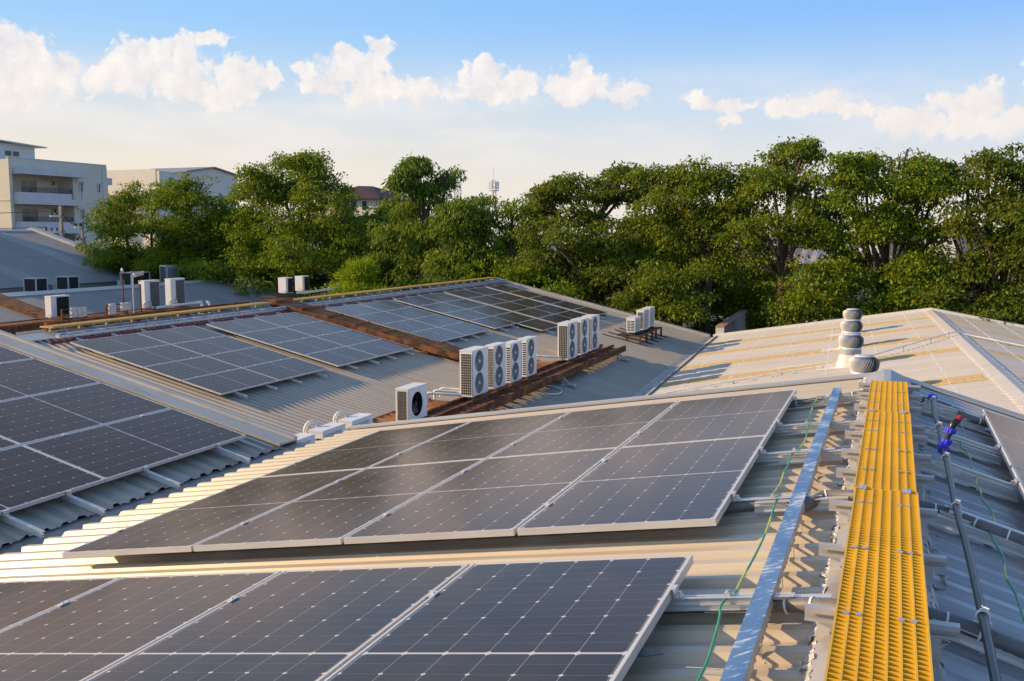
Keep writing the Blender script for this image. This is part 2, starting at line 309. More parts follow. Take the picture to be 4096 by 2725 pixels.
# ------------------------------------------------------------------ mesh builder
class MB:
    def __init__(s): s.v = []; s.f = []; s.sm = []
    def add(s, vs, fs, smooth=False, mat=None):
        o = len(s.v)
        if mat is not None: vs = [tuple(mat @ Vector(v)) for v in vs]
        s.v += [tuple(v) for v in vs]; s.f += [tuple(i+o for i in f) for f in fs]; s.sm += [smooth]*len(fs); return s
    def box(s, c, d, mat=None):
        x, y, z = c; a, b, h = d[0]/2, d[1]/2, d[2]/2
        return s.add([(x+i*a, y+j*b, z+k*h) for k in (-1, 1) for j in (-1, 1) for i in (-1, 1)],
                     [(0, 2, 3, 1), (4, 5, 7, 6), (0, 1, 5, 4), (2, 6, 7, 3), (0, 4, 6, 2), (1, 3, 7, 5)], False, mat)
    def mm(s, a, b, mat=None): return s.box([(p+q)/2 for p, q in zip(a, b)], [abs(q-p) for p, q in zip(a, b)], mat)
    def hexa(s, p): # 8 points: bottom 4 ccw, top 4 ccw
        return s.add(p, [(3, 2, 1, 0), (4, 5, 6, 7), (0, 1, 5, 4), (1, 2, 6, 5), (2, 3, 7, 6), (3, 0, 4, 7)])
    def bar(s, p, q, wd, ht, up=(0, 0, 1)):
        p = Vector(p); q = Vector(q); d = (q-p).normalized(); u = Vector(up); sd = d.cross(u)
        if sd.length < 1e-4: sd = d.cross(Vector((1, 0, 0)))
        sd.normalize(); u = sd.cross(d).normalized(); a = sd*wd/2; b = u*ht/2
        return s.hexa([p-a-b, p+a-b, q+a-b, q-a-b, p-a+b, p+a+b, q+a+b, q-a+b])
    def tube(s, path, r, n=8, caps=True):
        P = [Vector(p) for p in path]; m = len(P); R = r if isinstance(r, (list, tuple)) else [r]*m
        vs = []; ref = None
        for i in range(m):
            d = (P[min(i+1, m-1)]-P[max(i-1, 0)]).normalized()
            if ref is None or abs(d.dot(ref)) > .98: ref = Vector((0, 0, 1)) if abs(d.z) < .9 else Vector((1, 0, 0))
            a = d.cross(ref).normalized(); b = a.cross(d).normalized(); ref = b
            for k in range(n):
                t = 2*math.pi*k/n; vs.append(P[i]+a*(R[i]*math.cos(t))+b*(R[i]*math.sin(t)))
        fs = [(i*n+k, i*n+(k+1) % n, (i+1)*n+(k+1) % n, (i+1)*n+k) for i in range(m-1) for k in range(n)]
        s.add(vs, fs, True)
        if caps: s.add(vs[:n], [tuple(range(n-1, -1, -1))]); s.add(vs[-n:], [tuple(range(n))])
        return s
    def lathe(s, prof, n=24, c=(0, 0, 0), smooth=True, caps=False):
        vs = [(c[0]+r*math.cos(2*math.pi*k/n), c[1]+r*math.sin(2*math.pi*k/n), c[2]+z) for r, z in prof for k in range(n)]
        s.add(vs, [(i*n+k, i*n+(k+1) % n, (i+1)*n+(k+1) % n, (i+1)*n+k) for i in range(len(prof)-1) for k in range(n)], smooth)
        if caps: s.add(vs[-n:], [tuple(range(n))])
        return s
    def cyl(s, p, q, r, n=12): return s.tube([p, q], r, n)
    def prism(s, poly, y0, y1):   # polygon in xz extruded along y
        n = len(poly); vs = [(x, y0, z) for x, z in poly]+[(x, y1, z) for x, z in poly]
        return s.add(vs, [tuple(range(n)), tuple(range(2*n-1, n-1, -1))]+[(i, n+i, n+(i+1) % n, (i+1) % n) for i in range(n)])
    def mesh(s, name, off=(0, 0, 0)):
        me = bpy.data.meshes.new(name); me.from_pydata([(v[0]-off[0], v[1]-off[1], v[2]-off[2]) for v in s.v], [], s.f)
        me.polygons.foreach_set('use_smooth', s.sm); me.update(); return me
def thing(name, label, cat, loc=(0, 0, 0), group=None):
    o = bpy.data.objects.new(name, None); o.empty_display_size = .1; COL.objects.link(o); o.location = loc
    o['label'] = label; o['category'] = cat
    if group: o['group'] = group
    return o
def part(name, mb, mat, parent, label=None, kind=None):
    """mesh given in the root thing's own frame plus the thing's location (world)"""
    off = Vector((0, 0, 0)); p = parent
    while p is not None: off += p.location; p = p.parent
    me = mb.mesh(name, off); me.materials.append(MT[mat]); o = bpy.data.objects.new(name, me); COL.objects.link(o); o.parent = parent
    if label: o['label'] = label
    if kind: o['kind'] = kind
    return o
def single(name, mb, mat, label=None, cat=None, group=None, kind=None, loc=(0, 0, 0)):
    me = mb.mesh(name, loc); me.materials.append(MT[mat]); o = bpy.data.objects.new(name, me); COL.objects.link(o); o.location = loc
    if label: o['label'] = label
    if cat: o['category'] = cat
    if group: o['group'] = group
    if kind: o['kind'] = kind
    return o
def kids(o): return [c for c in COL.objects if c.parent is o]
def dup(root, label, loc=None, rot=None):
    r = root.copy(); COL.objects.link(r); r['label'] = label
    if loc is not None: r.location = loc
    if rot is not None: r.rotation_euler = rot
    for ch in kids(root):
        c = ch.copy(); COL.objects.link(c); c.parent = r
        for g in kids(ch):
            q = g.copy(); COL.objects.link(q); q.parent = c
    return r
ORD = ['first', 'second', 'third', 'fourth', 'fifth', 'sixth', 'seventh', 'eighth', 'ninth', 'tenth', 'eleventh']
# ------------------------------------------------------------------ roofs and factory buildings
SA, SR, SB, SC = .16228, .295, .2364, .2296
GZ = -10.5
ZA0 = -1.370                                    # rib crest level at the near ridge
def zA(x): return ZA0 + SA*x if x <= 0 else ZA0 - SR*x
def zB(x): return -2.38 - SB*(x+6.68)
def zC(x): return -2.589 - SC*(x+17.27) if x >= -18.35 else zC(-18.35) + .235*(x+18.35)
def xv(y): return -7.65 + (45.45-y)*.0417       # valley between the two far roofs
def xr(y): return 1.63 + (45.45-y)*.0420
def zD(x, y):
    a, b = xv(y), xr(y); za = zC(a)
    return za + (x-a)/(b-a)*(-3.29-za) if x <= b else -3.29 - .175*(x-b)
def zF(x): return -2.95 - .25*(x+40) if x >= -40 else -2.95 + .24*(x+40)
def zE(x): return .2 - .2916*(x+61.5) if x >= -61.5 else .2 + .2916*(x+61.5)
def ribs(y0, y1, pitch=.2, crest=.055, side=.025, h=.03):
    out = [(y0, -h)]; y = y0+pitch*.4
    while y < y1-pitch*.8:
        out += [(y, -h), (y+side, 0), (y+side+crest, 0), (y+2*side+crest, -h)]
        yy = y+2*side+crest; g = pitch-2*side-crest
        out += [(yy+g*.42, -h), (yy+g*.46, -h+.006), (yy+g*.54, -h+.006), (yy+g*.58, -h)]
        y += pitch
    out.append((y1, -h)); return out
def corr(mb, xs, zf, y0, y1, pitch=.2, h=.03, jag=0., jside=0):
    """ribbed sheet: xs are numbers or functions of y"""
    R = ribs(y0, y1, pitch, pitch*.27, pitch*.13, h); vs = []; m = len(xs)
    js = [random.uniform(-jag, jag) for _ in R]
    for i, (y, dz) in enumerate(R):
        for k, x in enumerate(xs):
            X = x(y) if callable(x) else x
            if jag and ((jside < 0 and k == 0) or (jside > 0 and k == m-1)): X += js[i]
            vs.append((X, y, (zf(X, y) if zf.__code__.co_argcount == 2 else zf(X)) + dz))
    mb.add(vs, [(i*m+k, i*m+k+1, (i+1)*m+k+1, (i+1)*m+k) for i in range(len(R)-1) for k in range(m-1)]); return mb
def strip(mb, pts, y0, y1, t=.012):            # folded flashing: polyline in xz with thickness, along y
    up = [(x, z+t) for x, z in pts]; return mb.prism(list(pts)+up[::-1], y0, y1)
def slopebox(mb, x0, x1, zf, y0, y1, lo, hi):
    return mb.hexa([(x0, y0, zf(x0)+lo), (x1, y0, zf(x1)+lo), (x1, y1, zf(x1)+lo), (x0, y1, zf(x0)+lo), (x0, y0, zf(x0)+hi), (x1, y0, zf(x1)+hi), (x1, y1, zf(x1)+hi), (x0, y1, zf(x0)+hi)])
def gable(mb, xs, zf, y0, y1, drop=.06):
    return mb.prism([(xs[0], GZ)]+[(xs[-1], GZ)]+[(x, zf(x)-drop) for x in xs[::-1]], y0, y1)

# --- near factory, ridge right under the viewpoint
YA0, YA1 = -3.0, 10.15
bA = thing('factory_building', 'nearest factory roof with cream ribbed sheets carrying the yellow walkway on its ridge', 'building', (0, 3.5, GZ))
part('roof_sheet', corr(MB(), [-6.0, -3.0, -.02], lambda x: zA(x), YA0, YA1, .2, .034, .012, -1), 'roofA', bA)
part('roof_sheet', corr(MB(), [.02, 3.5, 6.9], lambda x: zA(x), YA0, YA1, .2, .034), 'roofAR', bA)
mb = MB(); strip(mb, [(-.20, zA(-.2)+.004), (-.19, zA(-.19)+.012), (-.03, ZA0+.034), (.03, ZA0+.034), (.19, zA(.19)+.012), (.205, zA(.205)+.004)], YA0, YA1+.02, .006)
part('ridge_cap', mb, 'cap', bA)
for sx in (-1, 1):
    mb = MB()                                    # crumpled foil and sealant stuffed under the ridge cap, rib by rib
    y = 2.4
    while y < 9.9:
        n = 7; base = []
        for i in range(n):
            for j in range(3):
                x = sx*(.190 + .016*j + random.uniform(-.006, .008)); yy = y+i*.2/n+random.uniform(-.012, .012)
                base.append((x, yy, zA(x) - (.028 if j == 2 else 0) + .012*(j == 0) + random.uniform(-.003, .016)))
        mb.add(base, [(i*3+j, i*3+j+1, (i+1)*3+j+1, (i+1)*3+j) for i in range(n-1) for j in range(2)])
        if random.random() < .45:
            p = Vector((sx*(.21+random.uniform(0, .03)), y+random.uniform(0, .2), 0)); p.z = zA(p.x)-.01
            path = [p+Vector((random.uniform(-.03, .03), random.uniform(-.035, .035), random.uniform(0, .03))) for _ in range(6)]
            mb.tube(path, [random.uniform(.003, .007) for _ in path], 6)
        y += .2
    part('foil_sealant', mb, 'foil', bA)
mb = MB(); slopebox(mb, -6.02, -.02, zA, YA1-.16, YA1+.03, .004, .022); slopebox(mb, .02, 6.9, zA, YA1-.16, YA1+.03, .004, .022)
slopebox(mb, -6.02, -.02, zA, YA1+.03, YA1+.05, -.2, .022); slopebox(mb, .02, 6.9, zA, YA1+.03, YA1+.05, -.2, .022)
part('verge_flashing', mb, 'flash', bA)
mb = MB(); gable(mb, [-5.8, 0, 6.7], zA, YA1-.2, YA1, .08); gable(mb, [-5.8, 0, 6.7], zA, YA0, YA0+.2, .08)
mb.mm((-5.8, YA0+.2, GZ), (-5.65, YA1-.2, zA(-5.8)-.09)); mb.mm((6.55, YA0+.2, GZ), (6.7, YA1-.2, zA(6.7)-.09))
part('wall', mb, 'greywall', bA)
mb = MB()
for x0 in (-5.5, -4.2, -2.6, -1.0):
    y = 2.3
    while y < 9.9:
        mb.lathe([(.006, 0), (.006, .004), (.003, .008), (.0, .009)], 6, (x0+random.uniform(-.03, .03), y+.107, zA(x0)-.001), False); y += .8
part('screw_heads', mb, 'steel', bA, kind='stuff')

# --- raised roof at lower left
YB0, YB1 = -3.0, 9.62
bB = thing('factory_building', 'grey ribbed roof at lower left carrying the darkest solar panels', 'building', (-11, 3.5, GZ))
part('roof_sheet', corr(MB(), [-17.5, -12., -6.45], lambda x: zB(x), YB0, YB1-.30, .2, .024, .015, 1), 'roofB', bB)
mb = MB(); slopebox(mb, -17.5, -6.46, zB, YB1-.31, YB1, .004, .02); slopebox(mb, -17.5, -6.46, zB, YB1-.05, YB1, .02, .05); slopebox(mb, -17.5, -6.46, zB, YB1, YB1+.02, -.28, .05)
for yy in (YB1-.31, YB1-.47, YB1-.62): slopebox(mb, -17.5, -6.46, zB, yy-.03, yy+.01, .0, .03)
part('verge_flashing', mb, 'flash', bB)
mb = MB(); gable(mb, [-17.4, -6.62], zB, YB1-.2, YB1-.01, .08); mb.mm((-6.62, YB0, GZ), (-6.5, YB1-.2, zB(-6.5)-.07)); mb.mm((-17.4, YB0, GZ), (-17.2, YB1-.2, zB(-17.2)-.12)); gable(mb, [-17.4, -6.62], zB, YB0, YB0+.2, .08)
part('wall', mb, 'greywall', bB)
mb = MB(); mb.hexa([(-6.49, YB0, -2.60), (-5.99, YB0, -2.66), (-5.99, YB1+.1, -2.66), (-6.49, YB1+.1, -2.60), (-6.49, YB0, -2.47), (-5.99, YB0, -2.56), (-5.99, YB1+.1, -2.56), (-6.49, YB1+.1, -2.47)])
part('gutter_cover', mb, 'greywall', bB)
mb = MB()
for x0 in (-6.75, -8.2, -9.6):
    y = 2.3
    while y < 9.2:
        mb.lathe([(.007, 0), (.007, .005), (.004, .010), (.0, .011)], 6, (x0+random.uniform(-.02, .02), y+.107, zB(x0)-.001), False); y += .8
part('screw_heads', mb, 'darkiron', bB, kind='stuff')

# --- middle roof with most panels
YC0, YC1 = 9.9, 45.25
bC = thing('factory_building', 'long low roof in the middle carrying solar arrays and rows of condensers', 'building', (-18.35, 28, GZ))
part('roof_sheet', corr(MB(), [-18.33, lambda y: xv(y)], lambda x: zC(x), YC0, YC1, .2, .036), 'roofC', bC)
part('roof_sheet', corr(MB(), [-28.9, -18.37], lambda x: zC(x), YC0, YC1, .2, .036), 'roofC', bC)
zr = zC(-18.35); mb = MB(); strip(mb, [(-18.75, zr-.075), (-18.35, zr+.02), (-17.92, zr-.078)], YC0, YC1, .012)
y = YC0+.1
while y < YC1-.1:                                # torn edge of the cap between the ribs
    mb.box((-17.90, y, zr-.10), (.05, .1, .03)); y += .2
part('ridge_cap', mb, 'cap', bC)
mb = MB(); slopebox(mb, -18.35, xv(YC1)-.1, zC, YC1-.22, YC1+.12, .0, .10); slopebox(mb, -28.9, -18.36, zC, YC1-.22, YC1+.12, .0, .10)
x = -17.6
while x < -8.2: slopebox(mb, x, x+.06, zC, YC1-.225, YC1+.125, .10, .112); x += 1.62
part('verge_flashing', mb, 'flash', bC)
mb = MB(); gable(mb, [-28.7, -18.35, -7.5], zC, YC1-.3, YC1-.1, .07); gable(mb, [-28.7, -18.35, -6.3], zC, YC0, YC0+.2, .07)
mb.mm((-28.75, YC0+.2, GZ), (-28.6, YC1-.3, zC(-28.6)-.1))
part('wall', mb, 'greywall', bC)
mb = MB(); mb.add([(xv(y)-.22+q, y, zC(xv(y)-.22)+.006+(0 if q < .1 else -.05 if q < .3 else .03)) for y in (YC0, YC1) for q in (0, .22, .44)], [(0, 1, 4, 3), (1, 2, 5, 4)])
part('valley_gutter', mb, 'cap', bC)

# --- right-hand far roof with ventilators
YD0, YD1 = 10.45, 45.4
bD = thing('factory_building', 'pale beige roof at right carrying the turbine ventilators and skylight strips', 'building', (1.6, 28, GZ))
part('roof_sheet', corr(MB(), [xv, lambda y: xr(y)-.02], lambda x, y: zD(x, y), YD0, YD1, .2, .016), 'roofD', bD)
part('roof_sheet', corr(MB(), [lambda y: xr(y)+.02, lambda y: xr(y)+9.4], lambda x, y: zD(x, y), YD0, YD1, .2, .016), 'roofD', bD)
mb = MB(); N = 180
for side, wdt in ((-1, .27), (1, .27)):
    vs = []; fs = []
    for i in range(N+1):
        y = YD0+(YD1-YD0)*i/N; a = xr(y); e = a+side*wdt
        for yy, q in ((y, 0.), (y, 1.)):
            X = a+(e-a)*q; vs.append((X, yy, zD(X, yy)+.03-.018*q))
        vs.append((e+side*(.06 if i % 2 else .0), y, zD(e, y)-.004))
    fs = [(i*3+k, i*3+k+1, i*3+k+4, i*3+k+3) for i in range(N) for k in range(2)]; mb.add(vs, fs)
part('ridge_cap', mb, 'capD', bD)
def sstrip(mb, ya, yb, x0, x1, lift=.008):
    R = ribs(ya, yb, .1, .027, .013, .016); vs = []
    for yy, dz in R:
        for X in (x0(yy), x1(yy)): vs.append((X, yy, zD(X, yy)+dz+lift))
    return mb.add(vs, [(2*i, 2*i+1, 2*i+3, 2*i+2) for i in range(len(R)-1)])
SKY_Y = [(25.2, .5), (30.9, .5), (34.75, .5), (38.4, .45), (42.0, .45)]
for yc, hw in SKY_Y:
    part('skylight_strip', sstrip(MB(), yc-hw, yc+hw, lambda y: xv(y)+.25, lambda y: xr(y)-.36), 'skylight', bD)
    part('skylight_strip', sstrip(MB(), yc-hw+.1, yc+hw-.1, lambda y: xr(y)+.45, lambda y: xr(y)+9.2), 'skylight', bD)
mb = MB()
for k in range(7):
    for side in (-1, 1):
        for i in range(int((YD1-20)/.4)):
            y = 20+i*.4; a = xr(y); X = a+side*(.22 if k == 0 else 1.42*k-.3)
            if X < xv(y)+.3: continue
            mb.box((X+random.uniform(-.02, .02), y, zD(X, y)+.012), (.05, .05, .02))
part('screw_caps', mb, 'white', bD, kind='stuff')
mb = MB(); 
for a, b, f in ((xv(YD1)+.05, xr(YD1), 0), (xr(YD1), xr(YD1)+9.4, 1)):
    mb.hexa([(a, YD1-.2, zD(a, YD1)), (b, YD1-.2, zD(b, YD1)), (b, YD1+.15, zD(b, YD1)), (a, YD1+.15, zD(a, YD1)), (a, YD1-.2, zD(a, YD1)+.10), (b, YD1-.2, zD(b, YD1)+.10), (b, YD1+.15, zD(b, YD1)+.10), (a, YD1+.15, zD(a, YD1)+.10)])
part('verge_flashing', mb, 'ventwhite', bD)
mb = MB(); mb.prism([(xv(YD1), GZ), (xr(YD1)+9.2, GZ), (xr(YD1)+9.2, zD(xr(YD1)+9.2, YD1)-.06), (xr(YD1), -3.36), (xv(YD1), zC(xv(YD1))-.06)], YD1-.3, YD1-.05)
mb.prism([(xv(YD0), GZ), (12., GZ), (12., zD(12., YD0)-.06), (xr(YD0), -3.36), (xv(YD0), zC(xv(YD0))-.06)], YD0, YD0+.2)
mb.add([(xr(YD0)+9.3, YD0, GZ), (xr(YD1)+9.3, YD1, GZ), (xr(YD1)+9.3, YD1, -5.), (xr(YD0)+9.3, YD0, -5.)], [(0, 1, 2, 3)])
part('wall', mb, 'greywall', bD)

# --- roofs further left
YF0, YF1 = 18., 57.2
bF = thing('factory_building', 'grey ribbed roof at left behind the tall white condensers with scalloped ridge flashing', 'building', (-40, 38, GZ))
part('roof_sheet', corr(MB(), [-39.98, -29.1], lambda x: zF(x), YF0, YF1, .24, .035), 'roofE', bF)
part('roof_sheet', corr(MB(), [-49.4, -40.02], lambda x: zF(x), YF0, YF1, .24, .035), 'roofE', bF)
mb = MB(); strip(mb, [(-40.4, zF(-40.4)+.01), (-40, -2.92), (-39.5, zF(-39.5)+.01)], YF0, YF1, .012)
y = YF0+.1
while y < YF1-.1: mb.box((-39.47, y, zF(-39.47)-.01), (.07, .13, .035)); y += .24
part('ridge_cap', mb, 'flash', bF)
mb = MB(); slopebox(mb, -40, -29.1, zF, YF1-.25, YF1+.15, 0, .14); slopebox(mb, -49.4, -40.01, zF, YF1-.25, YF1+.15, 0, .14)
part('verge_flashing', mb, 'flash', bF)
mb = MB(); gable(mb, [-49.3, -40, -29.2], zF, YF1-.3, YF1-.1, .08); gable(mb, [-49.3, -40, -29.2], zF, YF0, YF0+.2, .08); mb.mm((-29.3, YF0+.2, GZ), (-29.15, YF1-.3, zF(-29.2)-.1))
part('wall', mb, 'greywall', bF)
YE0, YE1 = 24., 57.2
bE = thing('factory_building', 'tall shaded blue grey roof at far left below the apartment block', 'building', (-61.5, 40, GZ))
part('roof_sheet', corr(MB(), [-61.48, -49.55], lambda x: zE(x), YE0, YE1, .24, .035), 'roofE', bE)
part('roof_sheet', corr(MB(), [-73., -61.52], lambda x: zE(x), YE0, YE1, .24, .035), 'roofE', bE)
mb = MB(); strip(mb, [(-61.9, zE(-61.9)+.01), (-61.5, .24), (-61.1, zE(-61.1)+.01)], YE0, YE1, .012); part('ridge_cap', mb, 'flash', bE)
mb = MB(); slopebox(mb, -61.5, -49.5, zE, YE1-.5, YE1+.15, 0, .2); slopebox(mb, -73, -61.51, zE, YE1-.5, YE1+.15, 0, .2); part('verge_flashing', mb, 'flash', bE)
for yc in (46.6, 53.2):
    R = ribs(yc-.75, yc+.75, .24, .065, .031, .035); vs = []
    for yy, dz in R:
        for X in (-61.0, -49.7): vs.append((X, yy, zE(X)+dz+.012))
    mb = MB(); mb.add(vs, [(2*i, 2*i+1, 2*i+3, 2*i+2) for i in range(len(R)-1)]); part('skylight_strip', mb, 'roofE2', bE)
mb = MB(); y = YE0
while y < YE1-.6: mb.box((-55.2, y, zE(-55.2)+.012), (.05, .09, .012)); y += .24
part('sheet_lap', mb, 'acgrey', bE, kind='stuff')
mb = MB(); gable(mb, [-72.8, -61.5, -49.7], zE, YE1-.4, YE1-.2, .09); gable(mb, [-72.8, -61.5, -49.7], zE, YE0, YE0+.2, .09); mb.mm((-49.85, YE0+.2, GZ), (-49.7, YE1-.4, zE(-49.7)-.1))
part('wall', mb, 'greywall', bE)

# ------------------------------------------------------------------ solar panels
PW, PL = 1.058, 2.110
def panel_proto():
    T = thing('solar_panel', '', 'solar panel', (0, 0, 0))
    hx, hy, t, lip = 1.038/2, 2.104/2, .035, .0115
    mb = MB()
    mb.mm((-hx, -hy, -t), (hx, -hy+lip, 0)); mb.mm((-hx, hy-lip, -t), (hx, hy, 0))
    mb.mm((-hx, -hy+lip, -t), (-hx+lip, hy-lip, 0)); mb.mm((hx-lip, -hy+lip, -t), (hx, hy-lip, 0))
    part('frame', mb, 'frame', T)
    mb = MB(); mb.add([(-hx+lip, -hy+lip, -.003), (hx-lip, -hy+lip, -.003), (hx-lip, hy-lip, -.003), (-hx+lip, hy-lip, -.003)], [(0, 1, 2, 3)])
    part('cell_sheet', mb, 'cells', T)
    mb = MB(); mb.add([(-hx+lip, -hy+lip, -.010), (-hx+lip, hy-lip, -.010), (hx-lip, hy-lip, -.010), (hx-lip, -hy+lip, -.010)], [(0, 1, 2, 3)])
    mb.box((0, .1, -.02), (.12, .1, .02)); part('backsheet', mb, 'backsheet', T)
    return T
PANEL = panel_proto(); used = [False]
def place_panel(c, rot, label, group):
    if not used[0]: o = PANEL; o.location = c; o.rotation_euler = (0, rot, 0); o['label'] = label; used[0] = True
    else: o = dup(PANEL, label, c, (0, rot, 0))
    o['group'] = group; return o
RAIL = {}
def rail_proto(length):
    T = thing('mounting_rail', '', 'rail')
    mb = MB(); h = length/2
    mb.mm((-h, -.02, -.05), (h, .02, -.047)); mb.mm((-h, -.0035, -.047), (h, .0035, -.003)); mb.mm((-h, -.02, -.003), (h, -.006, 0)); mb.mm((-h, .006, -.003), (h, .02, 0)); mb.mm((-h, -.018, -.03), (h, .018, -.026))
    part('rail_profile', mb, 'alu', T)
    mb = MB(); x = -h+.25
    while x < h-.1:
        mb.mm((x-.02, .021, -.10), (x+.02, .027, -.012)); mb.mm((x-.02, .021, -.10), (x+.02, .075, -.094)); mb.cyl((x, .02, -.03), (x, .04, -.03), .008, 6); x += .95
    part('roof_foot', mb, 'alu', T)
    return T
CLAMP = None
def clamp_mesh(end):
    mb = MB()
    if end: mb.mm((-.012, -.025, -.035), (.0, .025, .003)); mb.mm((-.012, -.025, .001), (.012, .025, .005)); mb.mm((-.03, -.02, -.035), (-.012, .02, -.030)); mb.cyl((-.022, 0, -.03), (-.022, 0, -.012), .007, 6)
    else: mb.mm((-.019, -.03, .001), (.019, .03, .005)); mb.mm((-.009, -.03, -.03), (.009, .03, .001)); mb.cyl((0, 0, .004), (0, 0, .011), .0065, 6)
    return mb.mesh('clamp')
CM = [clamp_mesh(0), clamp_mesh(1)]
for me in CM: me.materials.append(MT['alu'])
def label_panel(o, end, row, name):
    s = '%s panel from the %s, %s%s' % (o, end, (row+' row of ') if row else '', name)
    return s
def array(name, rname, end, O, d, rot, us, vs, vrow, group, rails, ext=.3, rext2=.3, railw=True):
    """O: top corner u=0,v=0; d: unit vector of +u; us: list of u per v row"""
    d = Vector(d); nrm = Vector((-math.sin(-rot), 0, math.cos(rot))) if False else Vector((math.sin(rot), 0, math.cos(rot)))
    for v, ulist in zip(vs, us):
        for u in ulist:
            c = O + d*(PW*(u+.5)) + Vector((0, PL*(v+.5), 0))
            row = (' in the %s row' % vrow[v]) if len(vs) > 1 or vrow[v] else ''
            place_panel(c, rot, label_panel(ORD[u], end, vrow[v] if (len(vs) > 1 or vrow[v]) else '', name), group)
    for i, (rv, ua, ub) in enumerate(rails):
        a = O + d*(PW*ua-ext); b = O + d*(PW*ub+rext2); L = (b-a).length; key = round(L, 2)
        T = rail_proto(L); c = (a+b)/2 + Vector((0, rv, 0)) - nrm*.035
        T.location = c; T.rotation_euler = (0, rot, 0); T['group'] = group.replace('solar panels', 'rails')
        T['label'] = '%s aluminium rail, counted from the camera, under %s' % (ORD[i], name)
        sgn = 1 if d.x*math.cos(rot) > 0 else -1
        for k in range(int(round(ub-ua))+1):
            endc = k in (0, int(round(ub-ua)))
            q = bpy.data.objects.new('clamp', CM[1 if endc else 0]); COL.objects.link(q); q.parent = T
            xx = ((ext+PW*k-(.010 if 0 < k < ub-ua else .020 if k else 0)) - L/2)*sgn
            q.location = (xx, 0, .035)
            if endc and (k > 0) == (sgn > 0): q.rotation_euler = (0, 0, math.pi)
sA = .160868; dA = (-math.cos(sA), 0, -math.sin(sA))
OA = Vector((-.7367, 4.6286, -1.3690))
array('the big middle array', '', 'ridge', OA, dA, -sA, [range(4), range(4)], [0, 1], ['near', 'far'], 'solar panels of the big middle array', [(.50, 0, 4), (1.66, 0, 4), (2.64, 0, 4), (3.85, 0, 4)], .45, .12)
O1 = Vector((-.7388, 4.0679-PL, -1.3694))
array('the closest array', '', 'ridge', O1, dA, -sA, [range(4)], [0], [''], 'solar panels of the closest array', [(.55, 0, 4), (1.68, 0, 4)], .45, .12)
sR = math.atan(SR); dR = (math.cos(sR), 0, -math.sin(sR))
array('the array right of the walkway', '', 'ridge', Vector((.735, 4.60, -1.441)), dR, sR, [[0], [0]], [0, 1], ['near', 'far'], 'solar panels right of the walkway', [(.60, 0, 1), (1.70, 0, 1), (2.72, 0, 1), (3.95, 0, 1)], .45, .05)
sb = math.atan(SB); dB = (-math.cos(sb), 0, math.sin(sb))
array('the dark array at lower left', '', 'eave', Vector((-6.68, 8.98-2*PL, -2.26)), dB, sb, [range(3), range(5)], [0, 1], ['near', 'far'], 'solar panels of the dark array at lower left', [(1.0, 0, 3), (1.66, 0, 3), (2.62, 0, 5), (3.72, 0, 5)], .42, .1)
sc_ = .225683; dC = (math.cos(sc_), 0, -math.sin(sc_))
def OC(y): return Vector((-17.272, y, -2.4486))
RC = [(.5, 0, 4), (1.6, 0, 4), (2.6, 0, 4), (3.7, 0, 4)]; RC5 = [(a, 0, 5) for a, _, _ in RC]
array('the first array past the flashing', '', 'ridge', OC(16.846), dC, sc_, [range(4), range(4)], [0, 1], ['near', 'far'], 'solar panels of the first array past the flashing', RC)
array('the second array past the flashing', '', 'ridge', OC(21.565), dC, sc_, [range(4), range(4)], [0, 1], ['near', 'far'], 'solar panels of the second array past the flashing', RC)
array('the array just past the rusty walkway', '', 'ridge', OC(27.563), dC, sc_, [range(4), range(4)], [0, 1], ['near', 'far'], 'solar panels of the array just past the rusty walkway', RC)
array('the second array past the rusty walkway', '', 'ridge', OC(32.242), dC, sc_, [range(4), range(5)], [0, 1], ['near', 'far'], 'solar panels of the second array past the rusty walkway', RC[:2]+RC5[2:])
array('the third array past the rusty walkway', '', 'ridge', OC(36.75), dC, sc_, [range(5), range(5)], [0, 1], ['near', 'far'], 'solar panels of the third array past the rusty walkway', RC5)
array('the farthest single-row array', '', 'ridge', OC(41.25), dC, sc_, [range(5)], [0], [''], 'solar panels of the farthest single-row array', RC5[:2])
# ------------------------------------------------------------------ ridge walkway on the near roof
def grating(T, y0, y1, xc, shift, z, mat, pitch=.0355, ncol=7, wdt=.277, depth=.036):
    mb = MB(); n = ncol
    L = y1-y0; hw = wdt/2
    for k in range(n+1):
        x = xc-hw+wdt*k/n; mb.mm((x-.0033, y0, z-depth), (x+.0033, y1, z))
    y = y0+.003
    while y < y1:
        for k in range(n):
            xa = xc-hw+wdt*k/n+.0033; xb = xc-hw+wdt*(k+1)/n-.0033
            mb.mm((xa, y-.0022, z-depth), (xb, y+.0022, z-.0006))
        y += pitch
    if shift: mb.v = [(x+shift*(yy-y0), yy, zz) for x, yy, zz in mb.v]
    return part('grating_mesh', mb, mat, T)
ZG = -1.232
secs = [(2.35, 4.945, 'near section of the yellow walkway grating, reaching the bottom of the picture'), (4.955, 7.17, 'middle section of the yellow walkway grating between two joint lines'), (7.18, 8.68, 'far end section of the yellow walkway grating at the gable')]
supY = [2.66, 3.375, 4.095, 4.795, 5.475, 5.995, 6.555, 6.91, 7.64, 8.22, 8.785]
